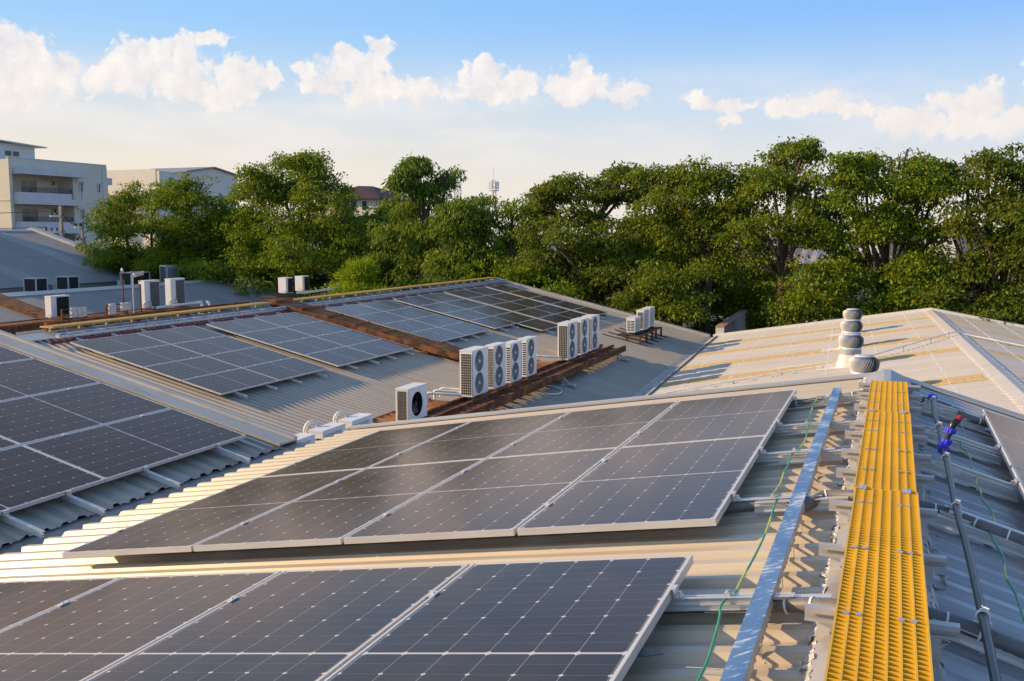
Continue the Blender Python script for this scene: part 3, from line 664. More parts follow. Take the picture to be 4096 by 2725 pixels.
for a, b, lab in secs:
    T = thing('walkway_grating', lab, 'walkway', (0.01, a, ZG), 'sections of the yellow ridge walkway')
    grating(T, a, b, .010, .0025, ZG, 'yellow')
    for y in supY:
        if a+.05 < y-.12 < b-.05:
            for x in (-.096, -.057, .073, .110):
                mb = MB(); mb.mm((x-.009, y-.135, ZG+.0003), (x+.009, y-.115, ZG+.005)); mb.mm((x-.003, y-.13, ZG-.026), (x+.003, y-.12, ZG+.0003)); part('hold_down_clip', mb, 'clip', T)
    if a > 3:
        for x, dyy in ((-.092, .0), (.108, -.005)):
            mb = MB(); mb.mm((x-.018, a-.045+dyy, ZG+.0008), (x+.018, a+.025+dyy, ZG+.006)); mb.lathe([(.006, .006), (.006, .010), (0, .010)], 8, (x, a-.01, ZG), False); part('joint_plate', mb, 'clip', T)
for i, y in enumerate(supY[:-1]+[8.74]):
    T = thing('support_rail', '%s short aluminium crosspiece under the yellow walkway, counted from the camera' % ORD[i], 'rail', (.01, y, ZG-.03), 'crosspieces under the yellow walkway')
    x0, x1 = -.232+random.uniform(-.012, .008), .248+random.uniform(-.008, .012); z1 = ZG-.037; mb = MB()
    mb.mm((x0, y-.019, z1-.005), (x1, y+.019, z1)); mb.mm((x0, y-.019, z1-.047), (x1, y+.019, z1-.043)); mb.mm((x0, y-.004, z1-.043), (x1, y+.004, z1-.005))
    mb.mm((x0, y-.019, z1-.018), (x1, y-.016, z1-.005)); mb.mm((x0, y-.019, z1-.043), (x1, y-.016, z1-.036)); mb.mm((x0, y+.016, z1-.016), (x1, y+.019, z1-.005))
    part('rail_profile', mb, 'crossalu', T)
    for x in (-.17, .18):
        mb = MB(); mb.mm((x-.02, y+.02, zA(x)+.012), (x+.02, y+.025, z1-.01)); mb.mm((x-.02, y+.025, zA(x)+.012), (x+.02, y+.06, zA(x)+.017)); part('foot_bracket', mb, 'alu', T)
# ------------------------------------------------------------------ cable tray under blue film
T = thing('cable_tray', 'long cable tray left of the walkway, its lid wrapped in scuffed blue film', 'cable tray', (-.40, 5.2, -1.38))
X0, X1 = -.432, -.366; ZT = -1.332
for a, b in ((1.6, 5.875), (5.882, 8.83)):
    mb = MB(); mb.mm((X0, a, ZT-.004), (X1, b, ZT)); mb.mm((X0, a, ZT-.016), (X0+.002, b, ZT-.004)); part('tray_lid', mb, 'film', T)
mb = MB(); mb.mm((X0+.004, 1.6, ZT-.05), (X0+.007, 8.82, ZT-.004)); mb.mm((X1-.007, 1.6, ZT-.05), (X1-.004, 8.82, ZT-.004)); mb.mm((X0+.007, 1.6, ZT-.05), (X1-.007, 8.82, ZT-.047))
mb.mm((X1-.004, 1.6, ZT-.012), (X1-.0005, 8.82, ZT-.0045)); part('tray_body', mb, 'steel', T)
mb = MB(); y = 1.7; vs = []
while y < 8.8:
    vs.append((X1-.001, y, ZT-.012)); vs.append((X1+.004+random.uniform(-.003, .005), y, ZT-.038-random.uniform(0, .014))); y += .022
mb.add(vs, [(2*i, 2*i+1, 2*i+3, 2*i+2) for i in range(len(vs)//2-1)]); part('torn_film_edge', mb, 'foil', T)
for y in (2.75, 3.3, 3.97, 4.45, 4.87, 5.4, 5.9, 6.39, 6.78, 7.33, 8.1):
    mb = MB(); x = X1-.002; z0 = zA(x)-.03
    mb.bar((x, y, ZT-.03), (x+.008, y-.006, z0), .010, .003, (1, 0, 0)); mb.bar((x+.008, y-.006, z0+.003), (x+.018, y-.018, z0+.004), .010, .003); part('hanger_tab', mb, 'steel', T)
# ------------------------------------------------------------------ earth wires
def smooth(pts, n=4):
    P = [Vector(p) for p in pts]; out = []
    for i in range(len(P)-1):
        p0, p1, p2, p3 = P[max(i-1, 0)], P[i], P[i+1], P[min(i+2, len(P)-1)]
        for k in range(n):
            t = k/n; out.append(.5*((2*p1)+(p2-p0)*t+(2*p0-5*p1+4*p2-p3)*t*t+(3*p1-p0-3*p2+p3)*t**3))
    return out+[P[-1]]
GW=[(-0.440,8.438,-1.366),(-0.479,8.515,-1.373),(-0.531,8.548,-1.381),(-0.542,8.503,-1.383),(-0.547,8.216,-1.384),(-0.543,7.795,-1.383),(-0.531,7.716,-1.381),(-0.539,7.379,-1.382),(-0.528,7.341,-1.381),(-0.518,7.304,-1.379),(-0.511,6.964,-1.378),(-0.498,6.843,-1.376),(-0.496,6.596,-1.376),(-0.512,6.372,-1.378),(-0.526,6.365,-1.380),(-0.543,6.335,-1.383),(-0.544,6.191,-1.383),(-0.534,5.940,-1.382),(-0.538,5.752,-1.382),(-0.530,5.459,-1.381),(-0.543,5.265,-1.383),(-0.541,5.188,-1.383),(-0.530,5.194,-1.381),(-0.517,5.174,-1.379),(-0.508,4.949,-1.378),(-0.498,4.668,-1.376),(-0.495,4.396,-1.375),(-0.501,4.100,-1.376),(-0.511,3.871,-1.378),(-0.515,3.691,-1.379),(-0.530,3.681,-1.381),(-0.546,3.555,-1.384),(-0.533,3.462,-1.382),(-0.519,3.279,-1.379),(-0.507,3.062,-1.377),(-0.509,2.898,-1.378),(-.512,2.5,-1.38)]
LUGS=[(-0.526,8.462,-1.365),(-0.522,7.263,-1.365),(-0.521,6.299,-1.364),(-0.524,5.134,-1.365),(-0.525,3.647,-1.365)]
GW2=[(0.490,8.702,-1.437),(0.533,8.765,-1.449),(0.546,8.615,-1.452),(0.539,8.417,-1.450),(0.530,8.152,-1.448),(0.538,7.903,-1.450),(0.544,7.724,-1.451),(0.523,7.482,-1.446),(0.532,7.453,-1.448),(0.501,7.387,-1.440),(0.482,7.136,-1.435),(0.508,6.997,-1.442),(0.519,6.792,-1.445),(0.506,6.565,-1.441),(0.506,6.434,-1.441),(0.529,6.416,-1.447),(0.503,6.125,-1.441),(0.513,5.968,-1.443),(0.508,5.753,-1.442),(0.535,5.571,-1.449),(0.529,5.297,-1.448),(0.502,5.216,-1.441),(0.493,5.010,-1.438),(0.517,4.745,-1.445),(0.497,4.476,-1.439),(0.515,4.275,-1.444),(0.515,4.131,-1.444),(0.515,3.4,-1.444)]
LUG2=[(0.529,8.698,-1.437),(0.520,7.397,-1.435),(0.512,6.380,-1.433),(0.520,5.227,-1.435)]
for pts, lugs, lab in ((GW, LUGS, 'green and yellow earth wire snaking over the sunlit slope beside the cable tray'), (GW2, LUG2, 'green earth wire on the shaded slope right of the black pipe')):
    T = thing('earth_wire', lab, 'wire', pts[len(pts)//2])
    part('wire', MB().tube(smooth(pts, 4), .0055, 6), 'wire_green', T)
    for p in lugs:
        mb = MB(); x, y, z = p; mb.mm((x-.022, y-.014, z-.014), (x+.022, y+.014, z-.006)); mb.cyl((x-.010, y, z-.006), (x-.010, y, z+.012), .008, 6); mb.cyl((x+.012, y-.004, z-.006), (x+.012, y-.004, z+.006), .007, 6); mb.mm((x-.022, y-.016, z-.006), (x+.0, y-.010, z+.008))
        part('earth_clamp', mb, 'steel', T)
# ------------------------------------------------------------------ bent grey conduits along the rails
CON = [([(-1.5,8.52,-1.60),(-1.0,8.50,-1.515),(-.769,8.50,-1.462),(-.62,8.50,-1.43),(-.5,8.52,-1.405),(-.40,8.57,-1.395),(-.30,8.55,-1.372),(-.20,8.55,-1.345),(-.08,8.57,-1.325)], 'grey conduit crossing the sunlit slope at the far end of the walkway'),
       ([(-1.5,5.12,-1.60),(-.9,5.13,-1.495),(-.70,5.14,-1.452),(-.55,5.15,-1.43),(-.46,5.15,-1.412),(-.38,5.05,-1.40),(-.34,5.10,-1.385),(-.28,5.17,-1.362),(-.20,5.16,-1.345),(-.10,5.12,-1.33)], 'grey corrugated conduit crossing the sunlit slope at the middle of the walkway'),
       ([(-1.5,3.66,-1.60),(-.6,3.69,-1.445),(-.366,3.66,-1.402),(-.30,3.65,-1.388),(-.22,3.62,-1.366),(-.10,3.58,-1.345)], 'grey conduit crossing the sunlit slope nearest the camera'),
       ([(.12,8.60,-1.345),(.263,8.68,-1.385),(.347,8.70,-1.405),(.453,8.72,-1.435),(.526,8.62,-1.455),(.635,8.50,-1.488),(.80,8.50,-1.535),(1.4,8.5,-1.70)], 'dark conduit running down the shaded slope behind the red valve'),
       ([(.08,5.16,-1.33),(.167,5.17,-1.362),(.234,5.20,-1.382),(.343,5.21,-1.408),(.456,5.17,-1.438),(.571,5.16,-1.468),(.654,5.15,-1.49),(1.4,5.1,-1.69)], 'dark conduit running down the shaded slope at the middle of the walkway'),
       ([(.06,3.66,-1.33),(.165,3.67,-1.362),(.282,3.68,-1.393),(.365,3.67,-1.415),(.486,3.66,-1.447),(1.2,3.62,-1.63)], 'dark conduit running down the shaded slope nearest the camera')]
for pts, lab in CON:
    T = thing('conduit', lab, 'conduit', pts[len(pts)//2], 'conduits beside the walkway')
    pp = smooth([(a, b-.015, c+.014) for a, b, c in pts], 14); rr = [.0275+(.0025 if i % 2 else 0) for i in range(len(pp))]
    part('corrugated_tube', MB().tube(pp, rr, 10), 'conduit', T)
    for k in (.30, .55, .8):
        p = pp[int(k*(len(pp)-1))]; q = pp[int(k*(len(pp)-1))+1]; d = (q-p).normalized()
        part('cable_tie', MB().cyl(p-d*.004, p+d*.004, .0325, 10), 'white', T)
# rails continuing under the walkway between both slopes
for i, y in enumerate((3.65, 5.10, 6.28, 7.26, 8.48)):
    for sg, nm in ((-1, 'sunlit'), (1, 'shaded')):
        T = thing('crossing_rail', '%s aluminium rail stub from the camera, between array and walkway on the %s slope' % (ORD[i], nm), 'rail', (sg*.45, y, zA(sg*.45)), 'rail stubs on the %s slope' % nm)
        sl_ = zA; x0, x1 = sg*.16, sg*(.62 if sg < 0 else .74); mb = MB()
        for lo, hi, ya, yb in ((.070, .074, -.02, .02), (.024, .070, -.003, .003), (.020, .024, -.02, .02), (.052, .056, -.018, -.003), (.070, .0735, -.022, -.018)):
            slopebox(mb, min(x0, x1), max(x0, x1), zA, y+ya, y+yb, lo, hi)
        part('rail_profile', mb, 'alu', T)
        mb = MB(); x = sg*.36; mb.mm((x-.02, y+.02, zA(x)+.002), (x+.02, y+.025, zA(x)+.06)); mb.mm((x-.02, y+.025, zA(x)+.002), (x+.02, y+.07, zA(x)+.007)); part('roof_foot', mb, 'alu', T)
# ------------------------------------------------------------------ washing water pipe with blue couplings
PIPE=[(0.351,8.60,-1.341),(0.345,8.2,-1.339),(0.334,7.80,-1.337),(0.343,7.484,-1.339),(0.348,7.2,-1.341),(0.343,6.742,-1.339),(0.345,6.475,-1.340),(0.344,6.05,-1.339),(0.341,5.6,-1.339),(0.338,5.178,-1.338),(0.346,4.492,-1.340),(0.346,3.821,-1.340),(0.343,3.4,-1.339),(0.337,2.9,-1.338),(.335,2.3,-1.338)]
T = thing('water_pipe', 'black water pipe with blue couplings and a red valve riser on the shaded slope', 'pipe', (.344, 5.5, -1.40))
part('main_pipe', MB().tube(smooth(PIPE, 6), .0165, 12), 'hose', T)
def collar(p, q, r, ridges=10):
    mb = MB(); p = Vector(p); q = Vector(q); d = (q-p).normalized(); L = (q-p).length
    mb.tube([p, p+d*L*.12, p+d*L*.88, q], [r*.86, r, r, r*.8], 16)
    a = d.cross(Vector((0, 0, 1)) if abs(d.z) < .9 else Vector((1, 0, 0))).normalized(); b = d.cross(a)
    for k in range(ridges):
        t = 2*math.pi*k/ridges; o = (a*math.cos(t)+b*math.sin(t))*r; mb.tube([p+d*L*.1+o, q-d*L*.1+o], .0042, 4)
    return mb
part('end_cap', collar((.350, 8.63, -1.339), (.351, 8.56, -1.341), .034), 'blue', T)
tee = Vector((.344, 6.57, -1.339)); up = Vector((.060, -.015, .20)).normalized()
part('tee_coupling', collar(tee+Vector((0, -.045, 0)), tee+Vector((0, .045, 0)), .036), 'blue', T)
part('riser_nut', collar(tee+up*.03, tee+up*.068, .030), 'blue', T)
part('riser_pipe', MB().tube([tee+up*.06, tee+up*.122], .0175, 12), 'hose', T)
part('riser_nut', collar(tee+up*.105, tee+up*.142, .030), 'blue', T)
e0 = tee+up*.137; part('elbow', MB().tube([e0, e0+up*.025, e0+up*.04+Vector((.008, .008, 0)), e0+up*.045+Vector((.025, .03, .004))], [.02, .022, .022, .019], 12), 'black', T)
v0 = e0+up*.045+Vector((.02, .02, .004)); mb = collar(v0, v0+Vector((.020, .035, .020)), .017, 6); part('valve', mb, 'red', T)
for i, (x, y, z) in enumerate([(0.350,8.47,-1.341),(0.346,7.30,-1.340),(0.344,6.28,-1.339),(0.341,5.16,-1.339),(0.346,3.68,-1.339)]):
    mb = MB(); x0, x1 = x-.075, x+.085
    slopebox(mb, x0, x1, zA, y-.018, y+.018, .082, .086); slopebox(mb, x0, x1, zA, y-.018, y-.014, .055, .082); slopebox(mb, x0, x1, zA, y+.014, y+.018, .055, .082)
    part('pipe_saddle_rail', mb, 'alu', T)
    mb = MB().tube([(x+.021*math.cos(a), y, z+.021*math.sin(a)) for a in np.linspace(-.6, 3.74, 12)], .005, 6)
    mb.tube([(x-.012, y, z+.02), (x+.004, y-.004, z+.034), (x+.018, y-.008, z+.030)], .004, 5); mb.tube([(x+.012, y, z+.02), (x-.006, y+.004, z+.036)], .004, 5); mb.mm((x-.03, y-.008, z-.036), (x+.03, y+.008, z-.020))
    part('pipe_clip', mb, 'white', T)
# small litter
mb = MB(); L = Vector((-.724, 3.127, -1.425))
vs = [L+Vector((a, b, c)) for a, b, c in ((-.055, -.01, 0), (-.03, .022, .012), (.01, .03, .018), (.055, .022, .006), (.02, -.018, .010), (-.02, -.024, .004))]
mb.add(vs, [(0, 1, 5), (1, 2, 4, 5), (2, 3, 4)]); mb.add([v-Vector((0, 0, .003)) for v in vs], [(5, 1, 0), (5, 4, 2, 1), (4, 3, 2)]); single('fallen_leaf', mb, 'deadleaf', 'dry grey leaf lying on the roof at the bottom right of the closest array', 'leaf')
single('cable_tie', MB().tube([(-.585, 3.10, -1.432), (-.52, 3.09, -1.420), (-.44, 3.08, -1.408)], .002, 5), 'steel', 'loose grey cable tie lying on the sunlit roof near the bottom edge', 'cable tie')
# ------------------------------------------------------------------ turbine ventilators
def ventilator_proto():
    T = thing('turbine_ventilator', '', 'ventilator', (0, 0, 0)); R = .36
    mb = MB(); n = 34
    for k in range(n):
        a = 2*math.pi*k/n; vs = []
        for i in range(9):
            t = i/8; th = a+.55*t; r = R*(.80+.20*math.sin(math.pi*min(1, t*1.02)))*(1 if t < .8 else 1-(t-.8)*1.9); z = .30+.40*t-.05*max(0, t-.8)
            for da, dr in ((0, 0), (.150, -.038)): vs.append(((r+dr)*math.cos(th+da), (r+dr)*math.sin(th+da), z))
        mb.add(vs, [(2*i, 2*i+1, 2*i+3, 2*i+2) for i in range(8)], True)
    part('vanes', mb, 'turbine', T)
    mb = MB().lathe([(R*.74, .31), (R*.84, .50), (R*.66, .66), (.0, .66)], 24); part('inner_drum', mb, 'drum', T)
    mb = MB().lathe([(R*.64, .672), (R*.60, .70), (R*.30, .715), (0, .72)], 28); part('top_disc', mb, 'turbine', T)
    mb = MB().lathe([(R*.86, .27), (R*.86, .31), (R*.78, .315)], 28); part('lower_ring', mb, 'turbine', T)
    mb = MB().lathe([(R*.83, .10), (R*.83, .28)], 28).lathe([(R*.85, .14), (R*.85, .155)], 28).lathe([(R*.85, .2), (R*.85, .215)], 28); part('collar', mb, 'acgrey', T)
    mb = MB(); vs = []; q = 28
    for i in range(q):
        a = 2*math.pi*i/q; vs.append((R*.85*math.cos(a), R*.85*math.sin(a), .10))
    for i in range(q):
        a = 2*math.pi*i/q; m = 1/max(abs(math.cos(a)), abs(math.sin(a))); rr = min(m, 1.22)*.40; vs.append((rr*math.cos(a), rr*math.sin(a), -.30-SC*0))
    mb.add(vs, [(i, q+i, q+(i+1) % q, (i+1) % q) for i in range(q)], True); part('base_cone', mb, 'ventwhite', T)
    mb = MB(); mb.hexa([(-.95, -.42, -.40), (.42, -.42, -.175), (.42, .42, -.175), (-.95, .42, -.40), (-.95, -.42, -.385), (.42, -.42, -.16), (.42, .42, -.16), (-.95, .42, -.385)]); part('base_flashing', mb, 'ventwhite', T)
    return T
V0 = ventilator_proto()
VP = [(-.54, 24.69, 'nearest turbine ventilator, half hidden behind the gable beside the yellow walkway'), (-1.04, 30.17, 'second turbine ventilator from the camera, its white cone base showing'), (-1.20, 34.83, 'third turbine ventilator from the camera, in the middle of the aligned stack'), (-1.34, 39.54, 'farthest turbine ventilator, topmost of the aligned stack')]
for i, (x, y, lab) in enumerate(VP):
    o = V0 if i == 0 else dup(V0, lab); o['label'] = lab; o.location = (x, y, zD(x, y)+.235); o['group'] = 'turbine ventilators on the beige roof'; o.rotation_euler = (0, 0, 0)
# long white cable clipped across the beige roof
def onDz(x, y, h): return (x, y, zD(x, y)+h)
pts = [onDz(-6.2, 28.6, .05), onDz(-3.84, 29.5, .08), onDz(-2.4, 30.0, .08), onDz(-.92, 30.55, .10), onDz(.42, 32.2, .13), onDz(1.4, 33.7, .13), onDz(xr(34.4)-.1, 34.4, .12), onDz(xr(34.4)+.3, 34.5, .07), onDz(3.4, 34.3, .08), onDz(6.5, 33.8, .08), onDz(9.5, 33.2, .08)]
T = thing('roof_cable', 'long pale cable clipped above the beige roof, passing in front of the ventilators', 'cable', (-.92, 30.55, -4.))
part('cable', MB().tube(smooth(pts, 5), .022, 8), 'white', T); sp = smooth(pts, 5)
for i in range(4, len(sp)-3, 4): part('cable_clip', MB().mm((sp[i].x-.015, sp[i].y-.015, zD(sp[i].x, sp[i].y)-.01), (sp[i].x+.015, sp[i].y+.015, sp[i].z-.015)), 'acgrey', T)
# ------------------------------------------------------------------ condensers
def plate_hole(mb, y0, y1, z0, z1, holes, x, th=.012):
    """front sheet in the yz plane at x with round holes stacked in z, cut into one cell per hole"""
    zs = [z0]+[(a[1]+b[1])/2 for a, b in zip(holes, holes[1:])]+[z1]
    for (cy_, cz_, r), za, zb in zip(holes, zs, zs[1:]):
        ang = sorted(set([2*math.pi*k/40 for k in range(40)]+[math.atan2(zz-cz_, yy-cy_) % (2*math.pi) for yy in (y0, y1) for zz in (za, zb)])); n = len(ang); vs = []
        for a in ang:
            c, s_ = math.cos(a), math.sin(a); m = min(((y1 if c > 0 else y0)-cy_)/c if abs(c) > 1e-6 else 9, ((zb if s_ > 0 else za)-cz_)/s_ if abs(s_) > 1e-6 else 9)
            vs += [(x, cy_+r*c, cz_+r*s_), (x, cy_+m*c, cz_+m*s_), (x-th, cy_+r*c, cz_+r*s_)]
        mb.add(vs, [(3*i, 3*i+1, 3*((i+1) % n)+1, 3*((i+1) % n)) for i in range(n)]+[(3*i, 3*((i+1) % n), 3*((i+1) % n)+2, 3*i+2) for i in range(n)])
def condenser(dx, dy, h, kind, side, seed=0):
    T = thing('air_conditioner', '', 'condenser'); rr = random.Random(seed)
    fans = {'double': 2, 'single': 1}.get(kind, 0); deep = .13 if fans else .0
    mb = MB(); fz = .05
    mb.mm((-dx, 0, fz), (-deep-.004, dy, h-.03))
    if fans:
        mb.mm((-deep-.004, 0, fz), (-.012, .018, h-.03)); mb.mm((-deep-.004, dy-.018, fz), (-.012, dy, h-.03)); mb.mm((-deep-.004, .018, fz), (-.012, dy-.018, fz+.018))
        r = min(dy*.36 if kind == 'double' else dy*.30, (h-.08)/fans*.47); cy_ = dy*.42 if kind == 'double' else dy*.46
        if kind == 'double': zc = [fz+(h-fz)*.26, fz+(h-fz)*.735]
        else: zc = [fz+(h-fz)*.47]; r = dy*.30
        hol = [(cy_, z, r) for z in zc]; plate_hole(mb, 0, dy, fz, h-.03, hol, 0)
    part('casing', mb, 'acwhite', T)
    mb = MB(); mb.mm((-dx-.006, -.006, h-.03), (.006, dy+.006, h)); part('top_cover', mb, 'acwhite', T)
    mb = MB(); mb.mm((-dx+.03, .10, 0), (-.03, .18, fz)); mb.mm((-dx+.03, dy-.18, 0), (-.03, dy-.10, fz)); part('foot', mb, 'acgrey', T)
    if fans:
        for cy2, cz2, r2 in hol:
            mb = MB(); mb.add([(-deep, cy2+r2*1.02*math.cos(a), cz2+r2*1.02*math.sin(a)) for a in np.linspace(0, 6.2832, 33)[:-1]], [tuple(range(32))]); mb.lathe([(r2, -deep), (r2, -.012)], 32)
            n0 = len(mb.v)-64; mb.v = mb.v[:n0]+[(z, cy2+x, cz2+y) for x, y, z in mb.v[n0:]]
            part('fan_shroud', mb, 'dark' if kind == 'single' else 'acgrey', T)
            mb = MB(); t0 = rr.uniform(0, 2)
            for k in range(3):
                vs = []
                for i in range(7):
                    for j in (0, 1):
                        q = .16+.78*i/6; a = t0+2.094*k+j*(1.15-.25*i/6); vs.append((-.095+.05*j, cy2+r2*q*math.cos(a), cz2+r2*q*math.sin(a)))
                mb.add(vs, [(2*i, 2*i+1, 2*i+3, 2*i+2) for i in range(6)])
            mb.tube([(-.10, cy2, cz2), (-.03, cy2, cz2)], r2*.16, 16); fan = part('fan', mb, 'black' if kind == 'single' else 'acgrey', T)
            if kind != 'single':
                mb = MB()
                for q in (.99, .86, .73, .60, .47, .34): mb.tube([(.008, cy2+r2*q*math.cos(a), cz2+r2*q*math.sin(a)) for a in np.linspace(0, 6.2832, 33)], .0035, 4, False)
                for k in range(12): a = math.pi*k/6+.1; mb.cyl((.010, cy2+r2*.2*math.cos(a), cz2+r2*.2*math.sin(a)), (.006, cy2+r2*math.cos(a), cz2+r2*math.sin(a)), .004, 4)
                part('fan_guard', mb, 'acgrey', T)
                mb = MB().tube([(.004, cy2, cz2), (.016, cy2, cz2)], r2*.17, 16); part('guard_badge', mb, 'white', T)
    def grid(face, u0, u1, z0, z1, nu, nz, wire, rad=.0045):
        P = (lambda u, z, o: (u, -o, z)) if face == 'y' else (lambda u, z, o: (o, u, z))
        b = MB(); b.add([P(u0, z0, .002), P(u1, z0, .002), P(u1, z1, .002), P(u0, z1, .002)], [(0, 1, 2, 3)]); part('coil', b, 'acdark', T)
        m_ = MB()
        for k in range(nu+1): u = u0+(u1-u0)*k/nu; m_.bar(P(u, z0, .009), P(u, z1, .009), rad*2, rad*1.4, (1, 0, 0))
        for k in range(nz+1): z = z0+(z1-z0)*k/nz; m_.bar(P(u0, z, .012), P(u1, z, .012), rad*1.4, rad*2, (0, 0, 1))
        part('coil_guard', m_, wire, T)
    if side == 'grid': grid('y', -dx+.045, -.035, .10, h-.09, 5, max(6, int(h/.075)), 'accream', .0036)
    elif side == 'mesh':
        grid('y', -dx+.045, -.05, .09, h-.06, 7, 20, 'accream', .0012)
    elif side == 'slots':
        m_ = MB(); n = int((h-.16)/.062)
        for k in range(n):
            z = .10+k*.062; m_.mm((-dx+.04, -.004, z), (-dx/2-.012, .01, z+.036)); m_.mm((-dx/2+.012, -.004, z), (-.03, .01, z+.036))
        part('louvre_slots', m_, 'dark', T)
    elif side == 'plain':
        m_ = MB(); m_.mm((-dx*.5, -.008, h*.04), (-.04, .0, h*.20)); m_.mm((-dx*.42, -.004, h*.46), (-dx*.28, .0, h*.48)); part('valve_cover', m_, 'acbeige', T)
    if kind == 'coilback': grid('x', dy*.36, dy-.03, .09, h-.08, 11, max(10, int(h/.055)), 'acgrey', .003)
    if kind == 'coildark': grid('x', dy*.30, dy-.03, .07, h-.06, 24, 3, 'acdark', .003)
    if kind == 'square':
        m_ = MB(); m_.mm((.0, dy*.12, h*.14), (.010, dy*.80, h*.86)); part('fan_grille', m_, 'acgrey', T)
        m_ = MB(); m_.mm((.0, dy*.10, h*.12), (.006, dy*.82, h*.14)); m_.mm((.0, dy*.10, h*.86), (.006, dy*.82, h*.88)); m_.mm((0, dy*.10, h*.14), (.006, dy*.12, h*.86)); m_.mm((0, dy*.80, h*.14), (.006, dy*.82, h*.86))
        for k in range(14): z = h*(.16+.68*k/13); m_.mm((.010, dy*.12, z), (.014, dy*.80, z+.008))
        part('grille_bars', m_, 'acwhite', T)
    return T
GR = 'condensers on the long rusty platform'
def put_ac(T, loc, lab, group=GR, rot=0): T.location = loc; T['label'] = lab; T['group'] = group; T.rotation_euler = (0, 0, rot); return T
ZP = -4.065
put_ac(condenser(.31, .89, .775, 'single', 'mesh', 1), (-9.45, 18.27, ZP), 'white single-fan condenser with a black fan hole, alone at the near part of the platform')
base2 = condenser(.35, .98, 1.20, 'double', 'grid', 2); put_ac(base2, (-9.48, 21.75, ZP), 'tall double-fan condenser with wire side grille, nearest of the group of four')
put_ac(condenser(.24, .80, 1.18, 'double', 'grid', 3), (-9.47, 23.12, ZP), 'tall double-fan condenser, second of the group of four from the camera')
b4 = condenser(.27, .80, 1.12, 'double', 'slots', 4); put_ac(b4, (-9.43, 24.20, ZP), 'slotted double-fan condenser, third of the group of four from the camera')
put_ac(dup(b4, ''), (-9.42, 25.41, ZP), 'slotted double-fan condenser, last of the group of four at its far end')
b6 = condenser(.36, .95, 1.22, 'double', 'grid', 5); put_ac(b6, (-9.47, 29.32, ZP), 'tall double-fan condenser, nearest of the group of three at the platform end')
put_ac(dup(b6, ''), (-9.47, 30.67, ZP), 'tall double-fan condenser, middle of the group of three at the platform end')
put_ac(dup(b6, ''), (-9.50, 31.99, ZP), 'tall double-fan condenser, last of the group of three at the platform end')
for y, lab in ((15.94, 'low white condenser with a pipe loop, right one of the three behind the near eave'), (14.91, 'low white condenser with a pipe loop, middle one of the three behind the near eave'), (13.86, 'low white condenser mostly hidden at the tip of the dark roof corner')):
    T = put_ac(condenser(.30, .79, .53, 'square', 'slots', 7), (-9.45, y, ZP-.02), lab, 'low condensers behind the near eave')
    pts = [(-.42+.10*math.cos(a), .30+.09*math.cos(a), .45+.17*math.sin(a)) for a in np.linspace(-.6, 3.6, 14)]
    mb = MB().tube(pts, .034, 8); me = mb.mesh('pipe_loop'); me.materials.append(MT['acfoam']); o = bpy.data.objects.new('pipe_loop', me); COL.objects.link(o); o.parent = T
GS = 'condensers on the dark iron stand'
put_ac(condenser(.36, .86, .64, 'square', 'slots', 8), (-9.50, 38.08, -4.02), 'small white slotted condenser, nearest of the three on the dark iron stand', GS)
t = condenser(.31, .88, .86, 'square', 'grid', 9); put_ac(t, (-9.42, 39.2, -4.02), 'taller condenser in the middle of the three on the dark iron stand', GS)
mb = MB(); mb.mm((.0015, .08, .76), (.003, .80, .82)); me = mb.mesh('label_strip'); me.materials.append(MT['pink']); o = bpy.data.objects.new('label_strip', me); COL.objects.link(o); o.parent = t
put_ac(dup(t, ''), (-9.48, 40.55, -4.02), 'taller condenser, farthest of the three on the dark iron stand', GS)
# ------------------------------------------------------------------ rusty platforms and walkways
T = thing('rusty_platform', 'long rusty steel platform carrying the white condensers across the middle roof', 'platform', (-9.8, 25, -4.3))
def chan(mb, p, q, wd, ht, t=.008):          # open channel
    p = Vector(p); q = Vector(q); mb.bar(p+Vector((0, 0, ht/2-t/2)), q+Vector((0, 0, ht/2-t/2)), wd, t); mb.bar(p-Vector((0, 0, ht/2-t/2)), q-Vector((0, 0, ht/2-t/2)), wd, t)
    d = (q-p).normalized(); s_ = d.cross(Vector((0, 0, 1))).normalized()*(wd/2-t/2); mb.bar(p-s_, q-s_, t, ht-2*t); return mb
mb = MB()
mb.mm((-9.05, 13.5, -4.30), (-8.96, 34.6, -4.10)); part('outer_beam', mb, 'rust', T)
for x in (-9.85, -9.42): part('track_beam', MB().mm((x-.04, 13.5, -4.15), (x+.04, 34.5, -4.07)), 'rust', T)
mb = MB(); y = 13.6
while y < 34.4: mb.mm((-10.0, y, -4.20), (-9.06, y+.06, -4.152)); y += .62
part('cross_member', mb, 'rust', T, kind='stuff')
for a, b in ((13.4, 18.2), (18.6, 21.6), (27.2, 29.6)):
    mb = MB(); R = ribs(a, b, .30, .10, .05, .035)
    mb.add([(X, yy, -4.085+dz) for yy, dz in R for X in (-10.55, -9.90)], [(2*i, 2*i+1, 2*i+3, 2*i+2) for i in range(len(R)-1)])
    mb.mm((-10.58, a, -4.16), (-10.54, b, -4.075)); part('tread_plate', mb, 'rustlight', T)
mb = MB(); R = ribs(13.5, 34.3, .32, .10, .05, .03); mb.add([(X, yy, -4.135+dz) for yy, dz in R for X in (-9.89, -9.06)], [(2*i, 2*i+1, 2*i+3, 2*i+2) for i in range(len(R)-1)]); part('deck_plate', mb, 'rust', T)
for y in (16.5, 21.6, 27.3, 33.6):
    mb = MB(); mb.mm((-9.04, y, zC(-9.0)-.02), (-8.98, y+.06, -4.28)); mb.mm((-9.06, y-.08, zC(-9.)-.02), (-8.6, y+.14, zC(-9.)+.03)); mb.bar((-8.98, y+.03, -4.27), (-8.72, y+.03, zC(-8.72)+.02), .04, .05); part('leg', mb, 'steel', T)
